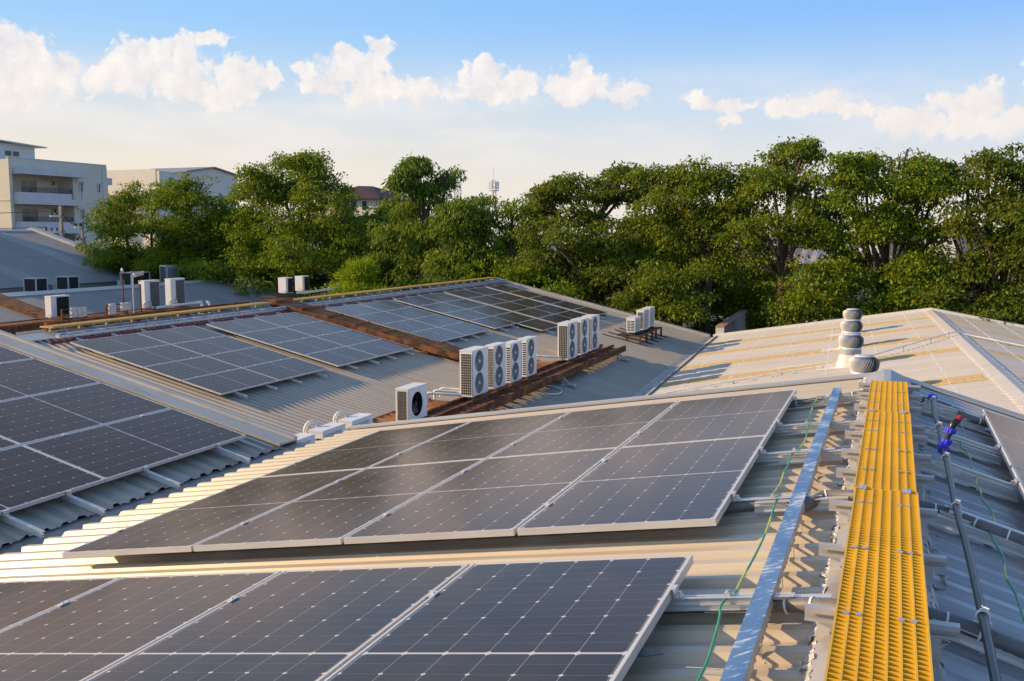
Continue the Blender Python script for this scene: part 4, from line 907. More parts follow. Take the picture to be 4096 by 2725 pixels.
for i, (y, yb) in enumerate(((21.15, 21.95), (21.55, 22.15), (21.9, 22.4), (28.9, 29.5))):
    T = thing('drain_pipe', '%s white elbowed pipe run behind the tall condensers, counted from the camera' % ORD[i], 'pipe', (-10.2, y, -3.95), 'white pipes behind the tall condensers')
    part('pipe', MB().tube([(-10.45, y+.05, -4.10), (-10.45, y+.05, -3.92), (-10.43, y+.05, -3.89), (-10.38, y+.06, -3.885), (-9.85, y+.30, -3.93), (-9.7, y+.42, -3.96)], .031, 10), 'acfoam', T)
    part('elbow', MB().tube([(-10.45, y+.05, -3.98), (-10.45, y+.05, -3.90), (-10.42, y+.055, -3.885), (-10.33, y+.08, -3.89)], .037, 10), 'acfoam', T)
single('cable_reel_hoop', MB().tube([(-9.0+.34*math.cos(a), 26.1+.55*math.sin(a), zC(-9.0+.34*math.cos(a))+.03) for a in np.linspace(0, 6.2832, 25)], .022, 6, False), 'white', 'pale hoop of spare pipe lying on the grey roof below the platform', 'hoop')
for pts, lab in (([(-8.9, 19.5, 0), (-8.5, 20.3, 0), (-8.2, 21.2, 0), (-7.6, 21.9, 0)], 'black hose lying on the shaded grey roof, nearer to the platform'), ([(-8.3, 20.6, 0), (-7.7, 21.6, 0), (-7.2, 22.6, 0), (-7.05, 22.4, 0)], 'black hose lying on the shaded grey roof, hooked at its lower end')):
    single('black_hose', MB().tube([Vector((p.x, p.y, zC(p.x)+.03)) for p in smooth(pts, 6)], .028, 6), 'black', lab, 'hose')
# iron stand
T = thing('iron_stand', 'low dark iron stand carrying three small condensers near the far edge', 'stand', (-9.6, 39.8, zC(-9.6)))
mb = MB(); zt = -4.045
for x in (-10.15, -9.75, -9.22): mb.mm((x-.03, 37.85, zt-.06), (x+.03, 41.65, zt))
y = 37.88
while y < 41.7: mb.mm((-10.12, y-.03, zt-.07), (-9.25, y+.03, zt-.01)); y += .62
part('table_frame', mb, 'darkiron', T)
part('deck_plate', MB().mm((-10.12, 37.9, zt-.005), (-9.5, 41.5, zt+.008)), 'darkiron', T)
for x, y, m_ in ((-9.77, 37.88, 'darkiron'), (-9.24, 37.9, 'rust'), (-9.22, 38.9, 'darkiron'), (-9.22, 39.9, 'darkiron'), (-9.22, 40.6, 'darkiron'), (-9.22, 41.6, 'darkiron'), (-10.15, 38.8, 'darkiron'), (-10.15, 41.5, 'darkiron')):
    part('leg', MB().mm((x-.035, y-.035, zC(x)-.03), (x+.035, y+.035, zt-.06)), m_, T)
for i, y in enumerate((37.87, 38.74, 39.77, 40.55, 41.5)):
    mb = MB(); slopebox(mb, -10.8, -8.9, zC, y-.02, y+.02, .002, .04); single('roof_batten', mb, 'darkiron', '%s dark batten on the roof under the iron stand, counted from the camera' % ORD[i], 'batten', 'battens under the iron stand')
# rusty cross walkway on the middle roof
T = thing('rusty_walkway', 'rusty mesh walkway sloping down the middle roof between two solar arrays', 'walkway', (-14.5, 26.5, zC(-14.5)))
mb = MB(); slopebox(mb, -18.6, -10.3, zC, 26.10, 27.05, .25, .27); 
x = -18.5
while x < -10.35: slopebox(mb, x, x+.012, zC, 26.11, 27.04, .27, .28); x += .11
part('mesh_deck', mb, 'rustlight', T)
for y in (26.08, 27.05): mb = MB(); slopebox(mb, -18.62, -10.3, zC, y-.02, y+.02, .12, .29); part('side_channel', mb, 'rust', T)
mb = MB(); x = -18.2
while x < -10.4: slopebox(mb, x, x+.05, zC, 26.1, 27.03, .16, .25); x += .95
part('cross_member', mb, 'rust', T)
for x in (-16.5, -14.75, -12.97, -11.2):
    for y in (26.12, 26.99): mb = MB(); mb.mm((x-.05, y-.05, zC(x)-.05), (x+.05, y+.05, zC(x)+.16)); mb.mm((x-.16, y-.1, zC(x)-.02), (x+.16, y+.1, zC(x)+.02)); part('leg', mb, 'rust', T)
# yellow ridge walkway and tray of the middle roof
for i, (a, b, lab) in enumerate(((17.35, 26.0, 'weathered yellow grating along the far ridge, left of the rusty walkway'), (27.15, 45.0, 'weathered yellow grating along the far ridge, right of the rusty walkway'))):
    T = thing('walkway_grating', lab, 'walkway', (-18.45, a, zr+.15), 'yellow gratings along the far ridge')
    mb = MB(); z = zr+.17
    for k in range(8): x = -18.67+.42*k/7; mb.mm((x-.008, a, z-.06), (x+.008, b, z-.015))
    y = a
    while y < b: mb.mm((-18.67, y-.02, z-.050), (-18.25, y+.02, z-.016)); y += .075
    part('grating_mesh', mb, 'yellowf', T)
    mb = MB(); y = a+.3
    while y < b: mb.mm((-18.66, y-.02, z-.085), (-18.2, y+.02, z-.042)); mb.mm((-18.70, y-.03, zr-.08), (-18.65, y+.03, z-.09)); mb.mm((-18.2, y-.03, zr-.08), (-18.15, y+.03, z-.09)); y += .9
    part('crosspiece', mb, 'acgrey', T, kind='stuff')
T = thing('cable_tray', 'pale blue filmed cable tray beside the yellow grating on the far ridge', 'cable tray', (-17.8, 30, zr))
mb = MB(); slopebox(mb, -17.85, -17.73, lambda x: zr-.04, 17.0, 44.8, .045, .075); part('tray_lid', mb, 'film', T)
mb = MB(); slopebox(mb, -17.845, -17.735, lambda x: zr-.04, 17.0, 44.8, -.03, .043); part('tray_body', mb, 'steel', T)
T = thing('red_cables', 'bundle of red cables running under the far cable tray', 'cable', (-17.62, 30, zr-.1))
part('cable', MB().tube([(-17.63+random.uniform(-.02, .02), y, zC(-17.63)+.045+random.uniform(-.012, .012)) for y in np.arange(16.6, 44.8, .35)], .022, 5), 'redcable', T)
part('cable', MB().tube([(-17.56+random.uniform(-.02, .02), y, zC(-17.56)+.035+random.uniform(-.012, .012)) for y in np.arange(16.6, 26, .35)], .018, 5), 'redcable', T)
single('rusty_beam', MB().mm((-19.25, 18.0, zr-.05), (-19.17, 26.1, zr+.16)), 'rust', 'long orange rusted beam running just behind the yellow grating on the far ridge', 'beam')
# ------------------------------------------------------------------ platform of the second valley (left)
T = thing('rusty_platform', 'dark rusty beam platform at left carrying tall white condensers and switch boxes', 'platform', (-28.6, 33, -3.4))
part('front_beam', MB().mm((-28.25, 24.3, -3.42), (-28.13, 34.4, -3.19)), 'rust', T); part('rear_beam', MB().mm((-29.2, 20., -3.36), (-29.1, 34.4, -3.14)), 'rust', T)
part('deck_plate', MB().mm((-29.09, 20., -3.20), (-28.26, 34.3, -3.17)), 'rust', T); part('lower_beam', MB().mm((-28.16, 27.8, -3.72), (-28.06, 34.2, -3.56)), 'rust', T)
for y in (22, 25, 28.3, 31, 34.): part('leg', MB().mm((-28.24, y, -6.), (-28.14, y+.1, -3.42)), 'rust', T)
GL = 'condensers on the left platform'
put_ac(condenser(.30, .86, .83, 'coildark', 'plain', 11), (-28.7, 27.21, -3.14), 'white condenser with a dark coil, beside three grey switch boxes at left', GL)
c0 = condenser(.30, .90, 1.18, 'coilback', 'plain', 12); put_ac(c0, (-28.7, 32.05, -3.14), 'tall white condenser with a gridded dark coil, left one of the pair at left', GL)
mb = MB().tube(smooth([(-.02, -.05, .15), (.02, -.08, .24), (.05, .06, .34), (.06, .2, .33), (.06, .28, .18), (.07, .34, -.02)], 5), .028, 8); me = mb.mesh('refrigerant_pipe'); me.materials.append(MT['acfoam']); o = bpy.data.objects.new('refrigerant_pipe', me); COL.objects.link(o); o.parent = c0
put_ac(dup(c0, ''), (-28.7, 33.62, -3.13), 'tall white condenser with a gridded dark coil, right one of the pair at left', GL)
T = thing('drain_pipe', 'pale lagged pipe run along the foot of the two tall condensers at left', 'pipe', (-28.3, 33, -3.1))
part('pipe', MB().tube([(-28.3, 32.3, -3.09), (-28.3, 35.1, -3.02)], .055, 8), 'acfoam', T)
for y in (34.95, 35.45): part('downpipe', MB().tube([(-28.3, y, -3.04), (-28.2, y, -3.06), (-28.15, y, -3.2), (-28.15, y, -4.2)], .06, 8), 'acfoam', T)
def switch_frame(y0, y1, z1, boxes, lab):
    T = thing('switch_frame', lab, 'switchgear', (-28.18, y0, -3.3)); x = -28.10; q = (lambda z: z)
    for y in (y0, y1): part('post', MB().mm((x-.03, y-.03, -3.42), (x+.03, y+.03, z1)), 'rust', T)
    for z in (z1-.03, z1-.22): part('crossbar', MB().mm((x-.02, y0+.03, z-.02), (x+.02, y1-.03, z+.02)), 'rust', T)
    for y, wd, hh, mt in boxes:
        b = part('switch_box', MB().mm((x+.022, y-wd/2, z1-.03-hh), (x+.15, y+wd/2, z1+.02)), mt, T)
        part('box_lid', MB().mm((x+.150, y-wd/2+.06, z1-.02-hh*.55), (x+.156, y+wd/2-.06, z1-.08)), 'acbeige', b)
        part('cable', MB().tube([(x+.08, y, z1-.03-hh), (x+.07, y+.03, z1-.25-hh), (x+.04, y+.12, z1-.36-hh), (x, y-.2, z1-.4-hh)], .02, 6), 'conduit', b)
switch_frame(27.1, 28.25, -2.76, [(27.55, .24, .30, 'steel'), (27.80, .22, .30, 'steel'), (28.04, .22, .30, 'steel')], 'rusty frame holding three grey switch boxes in a row at left')
switch_frame(29.27, 30.35, -2.74, [(29.48, .28, .36, 'acbeige'), (30.08, .22, .26, 'steel'), (30.33, .2, .26, 'steel')], 'rusty frame holding one cream box and two grey switch boxes')
T = thing('lightning_rod', 'thin dark rod with a bright glass tip standing between the left condensers', 'rod', (-28.2, 30.3, -3.2))
part('mast', MB().tube([(-28.2, 30.3, -3.2), (-28.2, 30.3, -1.56)], [.035, .022], 8), 'rust', T); part('tip', MB().tube([(-28.2, 30.3, -1.56), (-28.2, 30.3, -1.50), (-28.2, 30.3, -1.42), (-28.2, 30.3, -1.37)], [.03, .05, .045, .012], 8), 'steel', T)
T = thing('antenna_mast', 'grey pole with a small comb television antenna left of the tall condensers', 'antenna', (-28.2, 30.85, -3.2))
part('pole', MB().cyl((-28.2, 30.85, -3.2), (-28.2, 30.85, -1.66), .03, 8), 'steel', T); mb = MB(); mb.cyl((-28.2, 30.8, -1.70), (-28.2, 31.5, -1.60), .012, 6)
for k in range(9): y = 31.02+k*.055; mb.cyl((-28.2, y, -1.76+.008*k), (-28.2, y, -1.58+.008*k), .009, 5)
mb.mm((-28.25, 30.9, -1.76), (-28.15, 31.0, -1.60)); part('antenna', mb, 'steel', T)
part('cable', MB().tube(smooth([(-28.2, 31.3, -1.7), (-28.2, 31.35, -1.85), (-28.2, 31.1, -2.0), (-28.2, 30.9, -2.1), (-28.2, 30.88, -2.7), (-28.2, 30.9, -3.1)], 4), .012, 5), 'black', T)
single('steel_post', MB().mm((-28.24, 31.2, -3.2), (-28.17, 31.27, -2.05)), 'darkiron', 'dark rusted post with a pale bracket just left of the tall condenser', 'post')
# mesh walkway on the left roof
T = thing('rusty_walkway', 'orange mesh walkway coming down the left roof behind the single condenser', 'walkway', (-37.5, 34, zF(-37.5)))
mb = MB(); slopebox(mb, -39.75, -33.2, zF, 33.5, 34.5, .14, .16); part('mesh_deck', mb, 'rustlight', T)
for y in (33.48, 34.5): mb = MB(); slopebox(mb, -39.75, -33.2, zF, y-.03, y+.03, .02, .18); part('side_channel', mb, 'rust', T)
# pair of condensers on a stand
GP = 'pair of condensers on a grey stand at the far ridge'
p0 = condenser(.46, .62, .82, 'coildark', 'plain', 14); put_ac(p0, (-28.6, 42.0, -3.08), 'white condenser with a dark coil, left one of the pair on a grey stand', GP)
put_ac(dup(p0, ''), (-28.6, 43.5, -3.06), 'white condenser with a dark coil, right one of the pair on a grey stand', GP)
T = thing('iron_stand', 'grey iron table stand under the pair of condensers behind the far ridge', 'stand', (-28.6, 44, -3.4))
mb = MB(); mb.mm((-29.1, 40.6, -3.18), (-29.02, 45.3, -3.10)); mb.mm((-28.3, 40.6, -3.18), (-28.22, 45.3, -3.10))
for y in (40.6, 42.2, 43.8, 45.22): mb.mm((-29.02, y, -3.18), (-28.3, y+.08, -3.10))
part('table_frame', mb, 'darkiron', T)
for y in (40.62, 42.2, 43.8, 45.25):
    for x in (-29.06, -28.26): part('leg', MB().mm((x-.035, y-.035, -6.), (x+.035, y+.035, -3.18)), 'darkiron', T)
T = thing('drain_pipe', 'white lagged pipe on the grey stand, ending in two downpipes', 'pipe', (-28.1, 45, -3.))
part('pipe', MB().tube([(-28.15, 42.3, -3.02), (-28.15, 43.0, -3.06), (-28.12, 47.0, -2.98), (-28.12, 48.4, -3.0)], .06, 8), 'acfoam', T)
for y in (47.9, 48.35): part('downpipe', MB().tube([(-28.1, y, -2.98), (-28.1, y, -4.2)], .075, 8), 'white', T)
# big square condensers in the third valley
T = thing('rusty_platform', 'rusty beams in the far left valley under the square dark condensers', 'platform', (-45.2, 45, -3.4))
part('front_beam', MB().mm((-44.95, 36., -3.55), (-44.8, 60, -3.37)), 'rust', T); part('rear_beam', MB().mm((-46.2, 36., -3.55), (-46.05, 60, -3.37)), 'rust', T); part('deck_plate', MB().mm((-46.05, 36., -3.41), (-44.95, 60., -3.375)), 'rust', T)
for y in (38., 44, 50, 56, 59.8): part('leg', MB().mm((-45.6, y, -8), (-45.4, y+.15, -3.55)), 'rust', T)
def square_ac(y0, y1, dx, h):
    T = thing('air_conditioner', '', 'condenser'); dy = y1-y0
    mb = MB(); mb.mm((-dx+.03, .03, .03), (-.03, dy-.03, h-.03)); part('coil', mb, 'acdark', T)
    mb = MB()
    for x in (-dx, -.06):
        for y in (0, dy-.06): mb.mm((x, y, 0), (x+.06, y+.06, h-.05))
    mb.mm((-dx, 0, 0), (0, dy, .03)); part('corner_frame', mb, 'acbeige', T)
    mb = MB(); mb.mm((-dx-.02, -.02, h-.05), (.02, dy+.02, h)); mb.lathe([(.34, h), (.36, h+.03), (.30, h+.035)], 24, (-dx/2, dy/2, 0)); part('top_cover', mb, 'acbeige', T); return T
GQ = 'square condensers in the far left valley'
q0 = square_ac(41.67, 42.51, .95, .78); put_ac(q0, (-45, 41.67, -3.33), 'square dark-sided condenser at far left, left of the two near ones', GQ)
put_ac(dup(q0, ''), (-45, 44.0, -3.33), 'square dark-sided condenser at far left, right of the two near ones', GQ)
put_ac(square_ac(0, 1.7, .9, .82), (-45, 49.1, -3.33), 'wide dark-sided condenser partly hidden behind the comb antenna', GQ)
for y, lab in ((42.75, 'small grey box standing between the two square condensers at far left'), (48.1, 'small grey box just left of the wide dark condenser')):
    T = thing('junction_box', lab, 'box', (-44.95, y, -3.33)); part('body', MB().mm((-45.2, y, -3.35), (-44.9, y+.33, -2.98)), 'steel', T); part('lid', MB().mm((-45.22, y-.015, -2.98), (-44.88, y+.345, -2.95)), 'acgrey', T)
put_ac(condenser(.55, 1.25, 1.18, 'square', 'grid', 17), (-45.0, 52.35, -3.33), 'grey condenser with a square grille at the lower end of the far left verge', GQ)
T = thing('air_conditioner', 'boxy cream condenser with a dark left side, last one before the trees', 'condenser', (-45., 54.9, -3.33), GQ)
mb = MB(); mb.mm((-46.2, 54.9, -3.33), (-45.0, 56.4, -2.35)); part('casing', mb, 'acbeige', T); part('coil', MB().mm((-46.1, 54.88, -3.22), (-45.08, 54.9, -2.45)), 'acdark', T); part('top_cover', MB().mm((-46.22, 54.86, -2.35), (-44.98, 56.42, -2.31)), 'acwhite', T)
single('drain_pipe', MB().tube([(-44.7, 36., -3.32), (-44.7, 40.6, -3.30)], .07, 8), 'acfoam', 'white pipe ending just left of the square condensers at far left', 'pipe')
# rusty parapet at the end of the valley
T = thing('parapet_wall', 'stained concrete parapet with a rusty pink cap at the far end of the valley', 'wall', (-7.4, 50, -5))
def para(x0, x1, z0, z1, ya, yb):
    f = lambda y: -.031*(y-45.6)
    return MB().hexa([(x0+f(ya), ya, z0), (x1+f(ya), ya, z0), (x1+f(yb), yb, z0), (x0+f(yb), yb, z0), (x0+f(ya), ya, z1), (x1+f(ya), ya, z1), (x1+f(yb), yb, z1), (x0+f(yb), yb, z1)])
part('wall', para(-7.50, -7.19, -6.5, -4.38, 45.62, 56.4), 'concrete', T); part('cap', para(-7.55, -7.14, -4.378, -4.31, 45.58, 56.5), 'pinkrust', T); part('end_sheet', para(-7.54, -7.15, -4.95, -4.385, 45.56, 45.615), 'foil', T)
# ------------------------------------------------------------------ ground, road
s_ = MB(); n = 24; R = 4000.
s_.add([(0, 0, GZ)]+[(R*math.cos(2*math.pi*k/n), R*math.sin(2*math.pi*k/n), GZ) for k in range(n)], [(0, 1+k, 1+(k+1) % n) for k in range(n)]); single('ground', s_, 'ground', kind='structure')
single('road', MB().mm((-140, 62.5, GZ-.05), (140, 68.5, GZ+.02)), 'asphalt', kind='structure')
# ------------------------------------------------------------------ apartment block
AX = -85.
T = thing('apartment_building', 'weathered cream apartment block with balconies at far left', 'building', (AX-5, 83, GZ))
def win(parent, x, y0, y1, z0, z1, face='x', hood=True, glass='glass'):
    f = MB(); e = .06
    if face == 'x':
        for a, b in (((x, y0-e, z0-e), (x+.05, y1+e, z0)), ((x, y0-e, z1), (x+.05, y1+e, z1+e)), ((x, y0-e, z0), (x+.05, y0, z1)), ((x, y1, z0), (x+.05, y1+e, z1)), ((x, (y0+y1)/2-.025, z0), (x+.04, (y0+y1)/2+.025, z1))): f.mm(a, b)
        if hood:
            f.mm((x, y0-.22, z1+.16), (x+.12, y1+.22, z1+.26)); f.mm((x, y0-.22, z1-.16), (x+.10, y0-.12, z1+.16)); f.mm((x, y1+.12, z1-.16), (x+.10, y1+.22, z1+.16))
        o = part('window', f, 'trimwhite', parent); part('pane', MB().mm((x+.004, y0, z0), (x+.02, y1, z1)), glass, o)
        if glass == 'glass' and y1-y0 < 1: part('curtain', MB().mm((x+.021, y0+.03, z0+.03), (x+.024, y0+(y1-y0)*.42, z1-.03)), 'curtain', o)
    else:
        f.mm((x-.5+.0, y0-.05, z0-e), (x+.5, y0, z0)); f.mm((x-.5, y0-.05, z1), (x+.5, y0, z1+e)); f.mm((x-.5, y0-.05, z0), (x-.44, y0, z1)); f.mm((x+.44, y0-.05, z0), (x+.5, y0, z1))
        o = part('window', f, 'trimwhite', parent); part('pane', MB().mm((x-.44, y0-.02, z0), (x+.44, y0-.004, z1)), glass, o)
    return o
mb = MB(); mb.mm((AX-14, 76.05, GZ), (AX-1.9, 89.5, 7.55))
def holewall(y0, y1): mb.mm((AX-1.9, y0, GZ), (AX, y1, 7.55))
holewall(76.05, 76.45); holewall(84.45, 89.5); mb.mm((AX-1.9, 76.45, 6.15), (AX-.0, 84.45, 7.55))
mb.mm((AX-14, 76.05, 7.55), (AX-13.8, 89.5, 7.75)); mb.mm((AX-.25, 76.05, 7.55), (AX, 89.5, 7.70))
mb.mm((AX, 84.45, 3.28), (AX+.06, 89.5, 3.42)); mb.mm((AX, 84.45, .22), (AX+.06, 89.5, .36)); mb.mm((AX, 88.85, GZ), (AX+.08, 89.5, 7.55)); mb.mm((AX-.01, 75.99, 3.3), (AX-6, 76.05, 3.44))
part('wall', mb, 'plaster', T)
part('canopy', MB().mm((AX-.3, 76.55, 6.06), (AX+1.1, 85.35, 6.72)), 'bluewhite', T)
for zt in (4.18, 1.15, -1.9, -4.9):
    b = MB(); b.mm((AX-1.9, 76.5, zt-1.22), (AX+1.1, 85.0, zt-1.05)); b.mm((AX+.95, 76.5, zt-1.05), (AX+1.1, 83.15, zt)); b.mm((AX-.1, 76.5, zt-1.05), (AX+.95, 76.62, zt)); b.mm((AX+.95, 83.15, zt-1.05), (AX+1.1, 85., zt-.58)); b.mm((AX-.0, 84.86, zt-1.05), (AX+.95, 85., zt-.58))
    bal = part('balcony', b, 'bluewhite', T); r = MB(); r.mm((AX+1.0, 76.55, zt+.5), (AX+1.05, 83.15, zt+.54)); r.mm((AX+1.0, 76.55, zt+.08), (AX+1.05, 83.15, zt+.11)); r.mm((AX+1.0, 76.55, zt+.30), (AX+1.05, 83.15, zt+.33))
    y = 76.6
    while y < 83.2: r.mm((AX+1.01, y, zt), (AX+1.04, y+.05, zt+.52)); y += .22
    for y in (83.12, 84.6): r.mm((AX+1.01, y, zt-.58), (AX+1.04, y+.05, zt+.45))
    part('railing', r, 'iron', bal)
    xi = AX-1.9
    f = MB(); f.mm((xi, 79.1, zt+.0-1.0), (xi+.06, 79.16, zt+1.45)); f.mm((xi, 81.2, zt-1.0), (xi+.06, 81.26, zt+1.45)); f.mm((xi, 79.16, zt+1.4), (xi+.06, 81.2, zt+1.45)); f.mm((xi, 80.15, zt-1.), (xi+.06, 80.2, zt+1.4))
    d = part('balcony_door', f, 'trimwhite', T); part('pane', MB().mm((xi+.01, 79.16, zt-1.0), (xi+.03, 80.15, zt+1.4)), 'curtain' if zt > 3 else 'glass', d); part('pane', MB().mm((xi+.01, 80.2, zt-1.0), (xi+.03, 81.2, zt+1.4)), 'glass', d)
    win(T, xi, 83.2, 83.75, zt+1.05, zt+1.45, hood=False)
    part('drain_pipe', MB().tube([(xi+.12, 82.0, zt+1.65), (xi+.12, 84.2, zt+1.35), (xi+.12, 84.25, zt-1.0)], .05, 6), 'acgrey', T)
    win(T, AX, 85.25, 85.85, zt+.42, zt+1.42); win(T, AX, 87.9, 88.45, zt+.42, zt+1.36)
    win(T, AX-2.6, 76.05, 0, zt+.35, zt+1.45, 'y'); win(T, AX-5.6, 76.05, 0, zt+.35, zt+1.45, 'y')
for zt in (5.8, 2.75, -.3):                    # recessed end bays beyond the corner, their shade given as a black block
    b = MB(); b.mm((AX-2.2, 89.5, zt-.25), (AX-.7, 91.1, zt+.55)); part('balcony', b, 'bluewhite', T)
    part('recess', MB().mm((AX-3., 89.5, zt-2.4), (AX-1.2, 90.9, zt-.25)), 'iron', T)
part('wall_cap', MB().mm((AX-.35, 76.0, 7.70), (AX+.04, 89.55, 7.78)), 'bluewhite', T)
mb = MB(); mb.mm((AX-12, 75.5, 7.5), (AX-4, 83.2, 9.55)); ph = part('penthouse', mb, 'whitehouse', T)
mb = MB(); mb.hexa([(AX-13, 74.6, 10.0), (AX-3.4, 74.6, 9.85), (AX-3.2, 84.2, 9.35), (AX-13, 84.2, 9.5), (AX-13, 74.6, 10.12), (AX-3.4, 74.6, 9.97), (AX-3.2, 84.2, 9.47), (AX-13, 84.2, 9.62)]); part('lean_to_roof', mb, 'roofD', ph)
for y in (76.4, 77.3, 79.3, 80.3): part('window', MB().mm((AX-4.0, y, 8.25), (AX-3.95, y+.75, 8.75)), 'glass', ph)
# second block behind
T = thing('apartment_building', 'pale warehouse-like block with a shallow grey gable behind the apartment block', 'building', (-95, 112, GZ))
mb = MB(); mb.mm((-100.5, 105, GZ), (-90.7, 121, 7.9)); mb.mm((-100.5, 104.4, 5.0), (-90.9, 105, 8.35)); mb.mm((-90.7, 104.4, 5.2), (-90.3, 121, 8.1)); mb.mm((-93.2, 104.3, GZ), (-90.8, 105., 5.0)); part('wall', mb, 'plaster2', T)
mb = MB()
for x0_, x1_, dz_ in ((-101.2, -90.1, 0.),): mb.add([(x, y, z+h) for x in (x0_, x1_) for h in (0, .16) for y, z in ((109.6, 8.28), (115.65, 9.16), (121.4, 8.28))], [(0, 1, 7, 6), (1, 2, 8, 7), (3, 9, 10, 4), (4, 10, 11, 5), (0, 6, 9, 3), (2, 5, 11, 8), (0, 3, 4, 1), (1, 4, 5, 2), (6, 7, 10, 9), (7, 8, 11, 10)])
part('roof', mb, 'roofE2', T); part('gable_wall', MB().add([(-90.5, 110., 7.8), (-90.5, 121., 7.8), (-90.5, 121., 8.28), (-90.5, 115.65, 9.12), (-90.5, 110., 8.28)], [(0, 1, 2, 3, 4)]), 'plaster2', T)
b = part('balcony', MB().mm((-96.6, 103.7, 2.6), (-93.6, 105, 2.8)), 'plaster2', T); r = MB(); r.mm((-96.6, 103.7, 3.55), (-93.6, 103.76, 3.62))
for k in range(15): r.mm((-96.6+.2*k, 103.71, 2.8), (-96.56+.2*k, 103.75, 3.55))
part('railing', r, 'iron', b); part('recess', MB().mm((-96.4, 104.35, 2.8), (-93.8, 104.42, 5.0)), 'curtain', T); win(T, -95.6, 104.33, 0, 4.0, 4.7, 'y')
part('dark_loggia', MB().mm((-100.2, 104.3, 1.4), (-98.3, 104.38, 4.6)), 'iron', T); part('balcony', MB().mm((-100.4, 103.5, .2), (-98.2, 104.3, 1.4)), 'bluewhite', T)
for y in (107.5, 110, 112.5, 115, 117.5): win(T, -90.7, y, y+.9, 2.6, 4.0, hood=False)
# unseen tall block, added left of the frame to shade the left roofs
T = thing('added_shading_block', 'tall pale block added just outside the left edge to shade the left roofs', 'building', (-94, 30, GZ))
part('wall', MB().mm((-100, 19.5, GZ), (-88, 40, 16.3)), 'plaster2', T); part('wall_cap', MB().mm((-100.2, 19.3, 16.3), (-87.8, 40.2, 16.7)), 'bluewhite', T)
for z in np.arange(-8, 15, 3.1):
    for y in np.arange(21, 38, 4.4): win(T, -88, y, y+1.6, z, z+1.4, hood=False)
# hip roofed house
hx, hy = -81., 145.; T = thing('hip_roof_house', 'distant house with a maroon hip roof rising between the trees', 'house', (hx, hy, GZ))
mb = MB(); mb.mm((hx-7, hy-7, GZ), (hx+4.5, hy+7, 5.6)); part('wall', mb, 'plaster', T)
mb = MB(); mb.add([(hx-8, hy-8, 5.5), (hx+5.5, hy-8, 5.5), (hx+5.5, hy+8, 5.5), (hx-8, hy+8, 5.5), (hx-2.2, hy-1.2, 7.75), (hx-.6, hy+.6, 7.75), (hx-8, hy-8, 5.3), (hx+5.5, hy-8, 5.3), (hx+5.5, hy+8, 5.3), (hx-8, hy+8, 5.3)], [(0, 1, 4), (1, 2, 5, 4), (2, 3, 5), (3, 0, 4, 5), (0, 6, 7, 1), (1, 7, 8, 2), (2, 8, 9, 3), (3, 9, 6, 0), (9, 8, 7, 6)]); part('roof', mb, 'maroon', T)
for x in (hx-5.5, hx-3, hx+.2, hx+2.2): win(T, x, hy-7, 0, 3.6, 5., 'y')
for y in (hy-5, hy-1, hy+3): win(T, hx+4.5, y, y+1.2, 3.8, 4.8, hood=False)
part('balcony', MB().mm((hx-6.8, hy-8.2, 2.6), (hx-1.5, hy-7, 3.4)), 'plaster2', T)
# telecom towers
def tower(px, d, zt, wd, lab, ant):
    p = ray(px, 1362); p = Vector((p.x, p.y, 0)).normalized()*d; T = thing('telecom_tower', lab, 'tower', (p.x, p.y, GZ)); mb = MB(); z = GZ; x, y = p.x, p.y; legs = []
    for k in range(3):
        a = 2.1*k+.4; mb.cyl((x+wd*math.cos(a), y+wd*math.sin(a), GZ), (x+wd*.75*math.cos(a), y+wd*.75*math.sin(a), zt), .16, 5)
    z = 0.; i = 0
    while z < zt:
        for k in range(3):
            a, b = 2.1*k+.4, 2.1*(k+1)+.4; q = wd*.85; s1 = 1 if i % 2 else -1
            mb.cyl((x+q*math.cos(a), y+q*math.sin(a), z), (x+q*math.cos(b), y+q*math.sin(b), z+1.6), .09, 4)
        z += 1.6; i += 1
    part('lattice', mb, 'towermetal', T); part('mast_tip', MB().cyl((x, y, zt), (x, y, zt+4.5), .08, 5), 'towermetal', T)
    for a, zz, h in ant:
        part('antenna_panel', MB().box((x+1.7*wd*math.cos(a), y+1.7*wd*math.sin(a), zz), (.5, .5, h)), 'white', T)
    part('platform_ring', MB().tube([(x+1.9*wd*math.cos(t), y+1.9*wd*math.sin(t), zt-3.2) for t in np.linspace(0, 6.2832, 13)], .12, 5, False), 'towermetal', T)
tower(1976, 330, 17.2, .9, 'distant telecom tower with white panel antennas, right one of the two', [(.2, 15.8, 2.6), (1.3, 15.6, 2.6), (2.4, 15.9, 2.6), (3.5, 15.6, 2.6), (4.6, 15.9, 2.6), (5.6, 15.7, 2.6), (3.3, 9., 3.0), (3.1, 6, 2.5), (0, 7.6, 2.)])
tower(1826, 340, 19., 1.0, 'distant telecom tower partly hidden by the tall drooping treetop', [(0.2, 17.5, 3.), (2., 17.6, 3.), (4., 17.4, 3.), (0.2, 13.5, 2.5)])
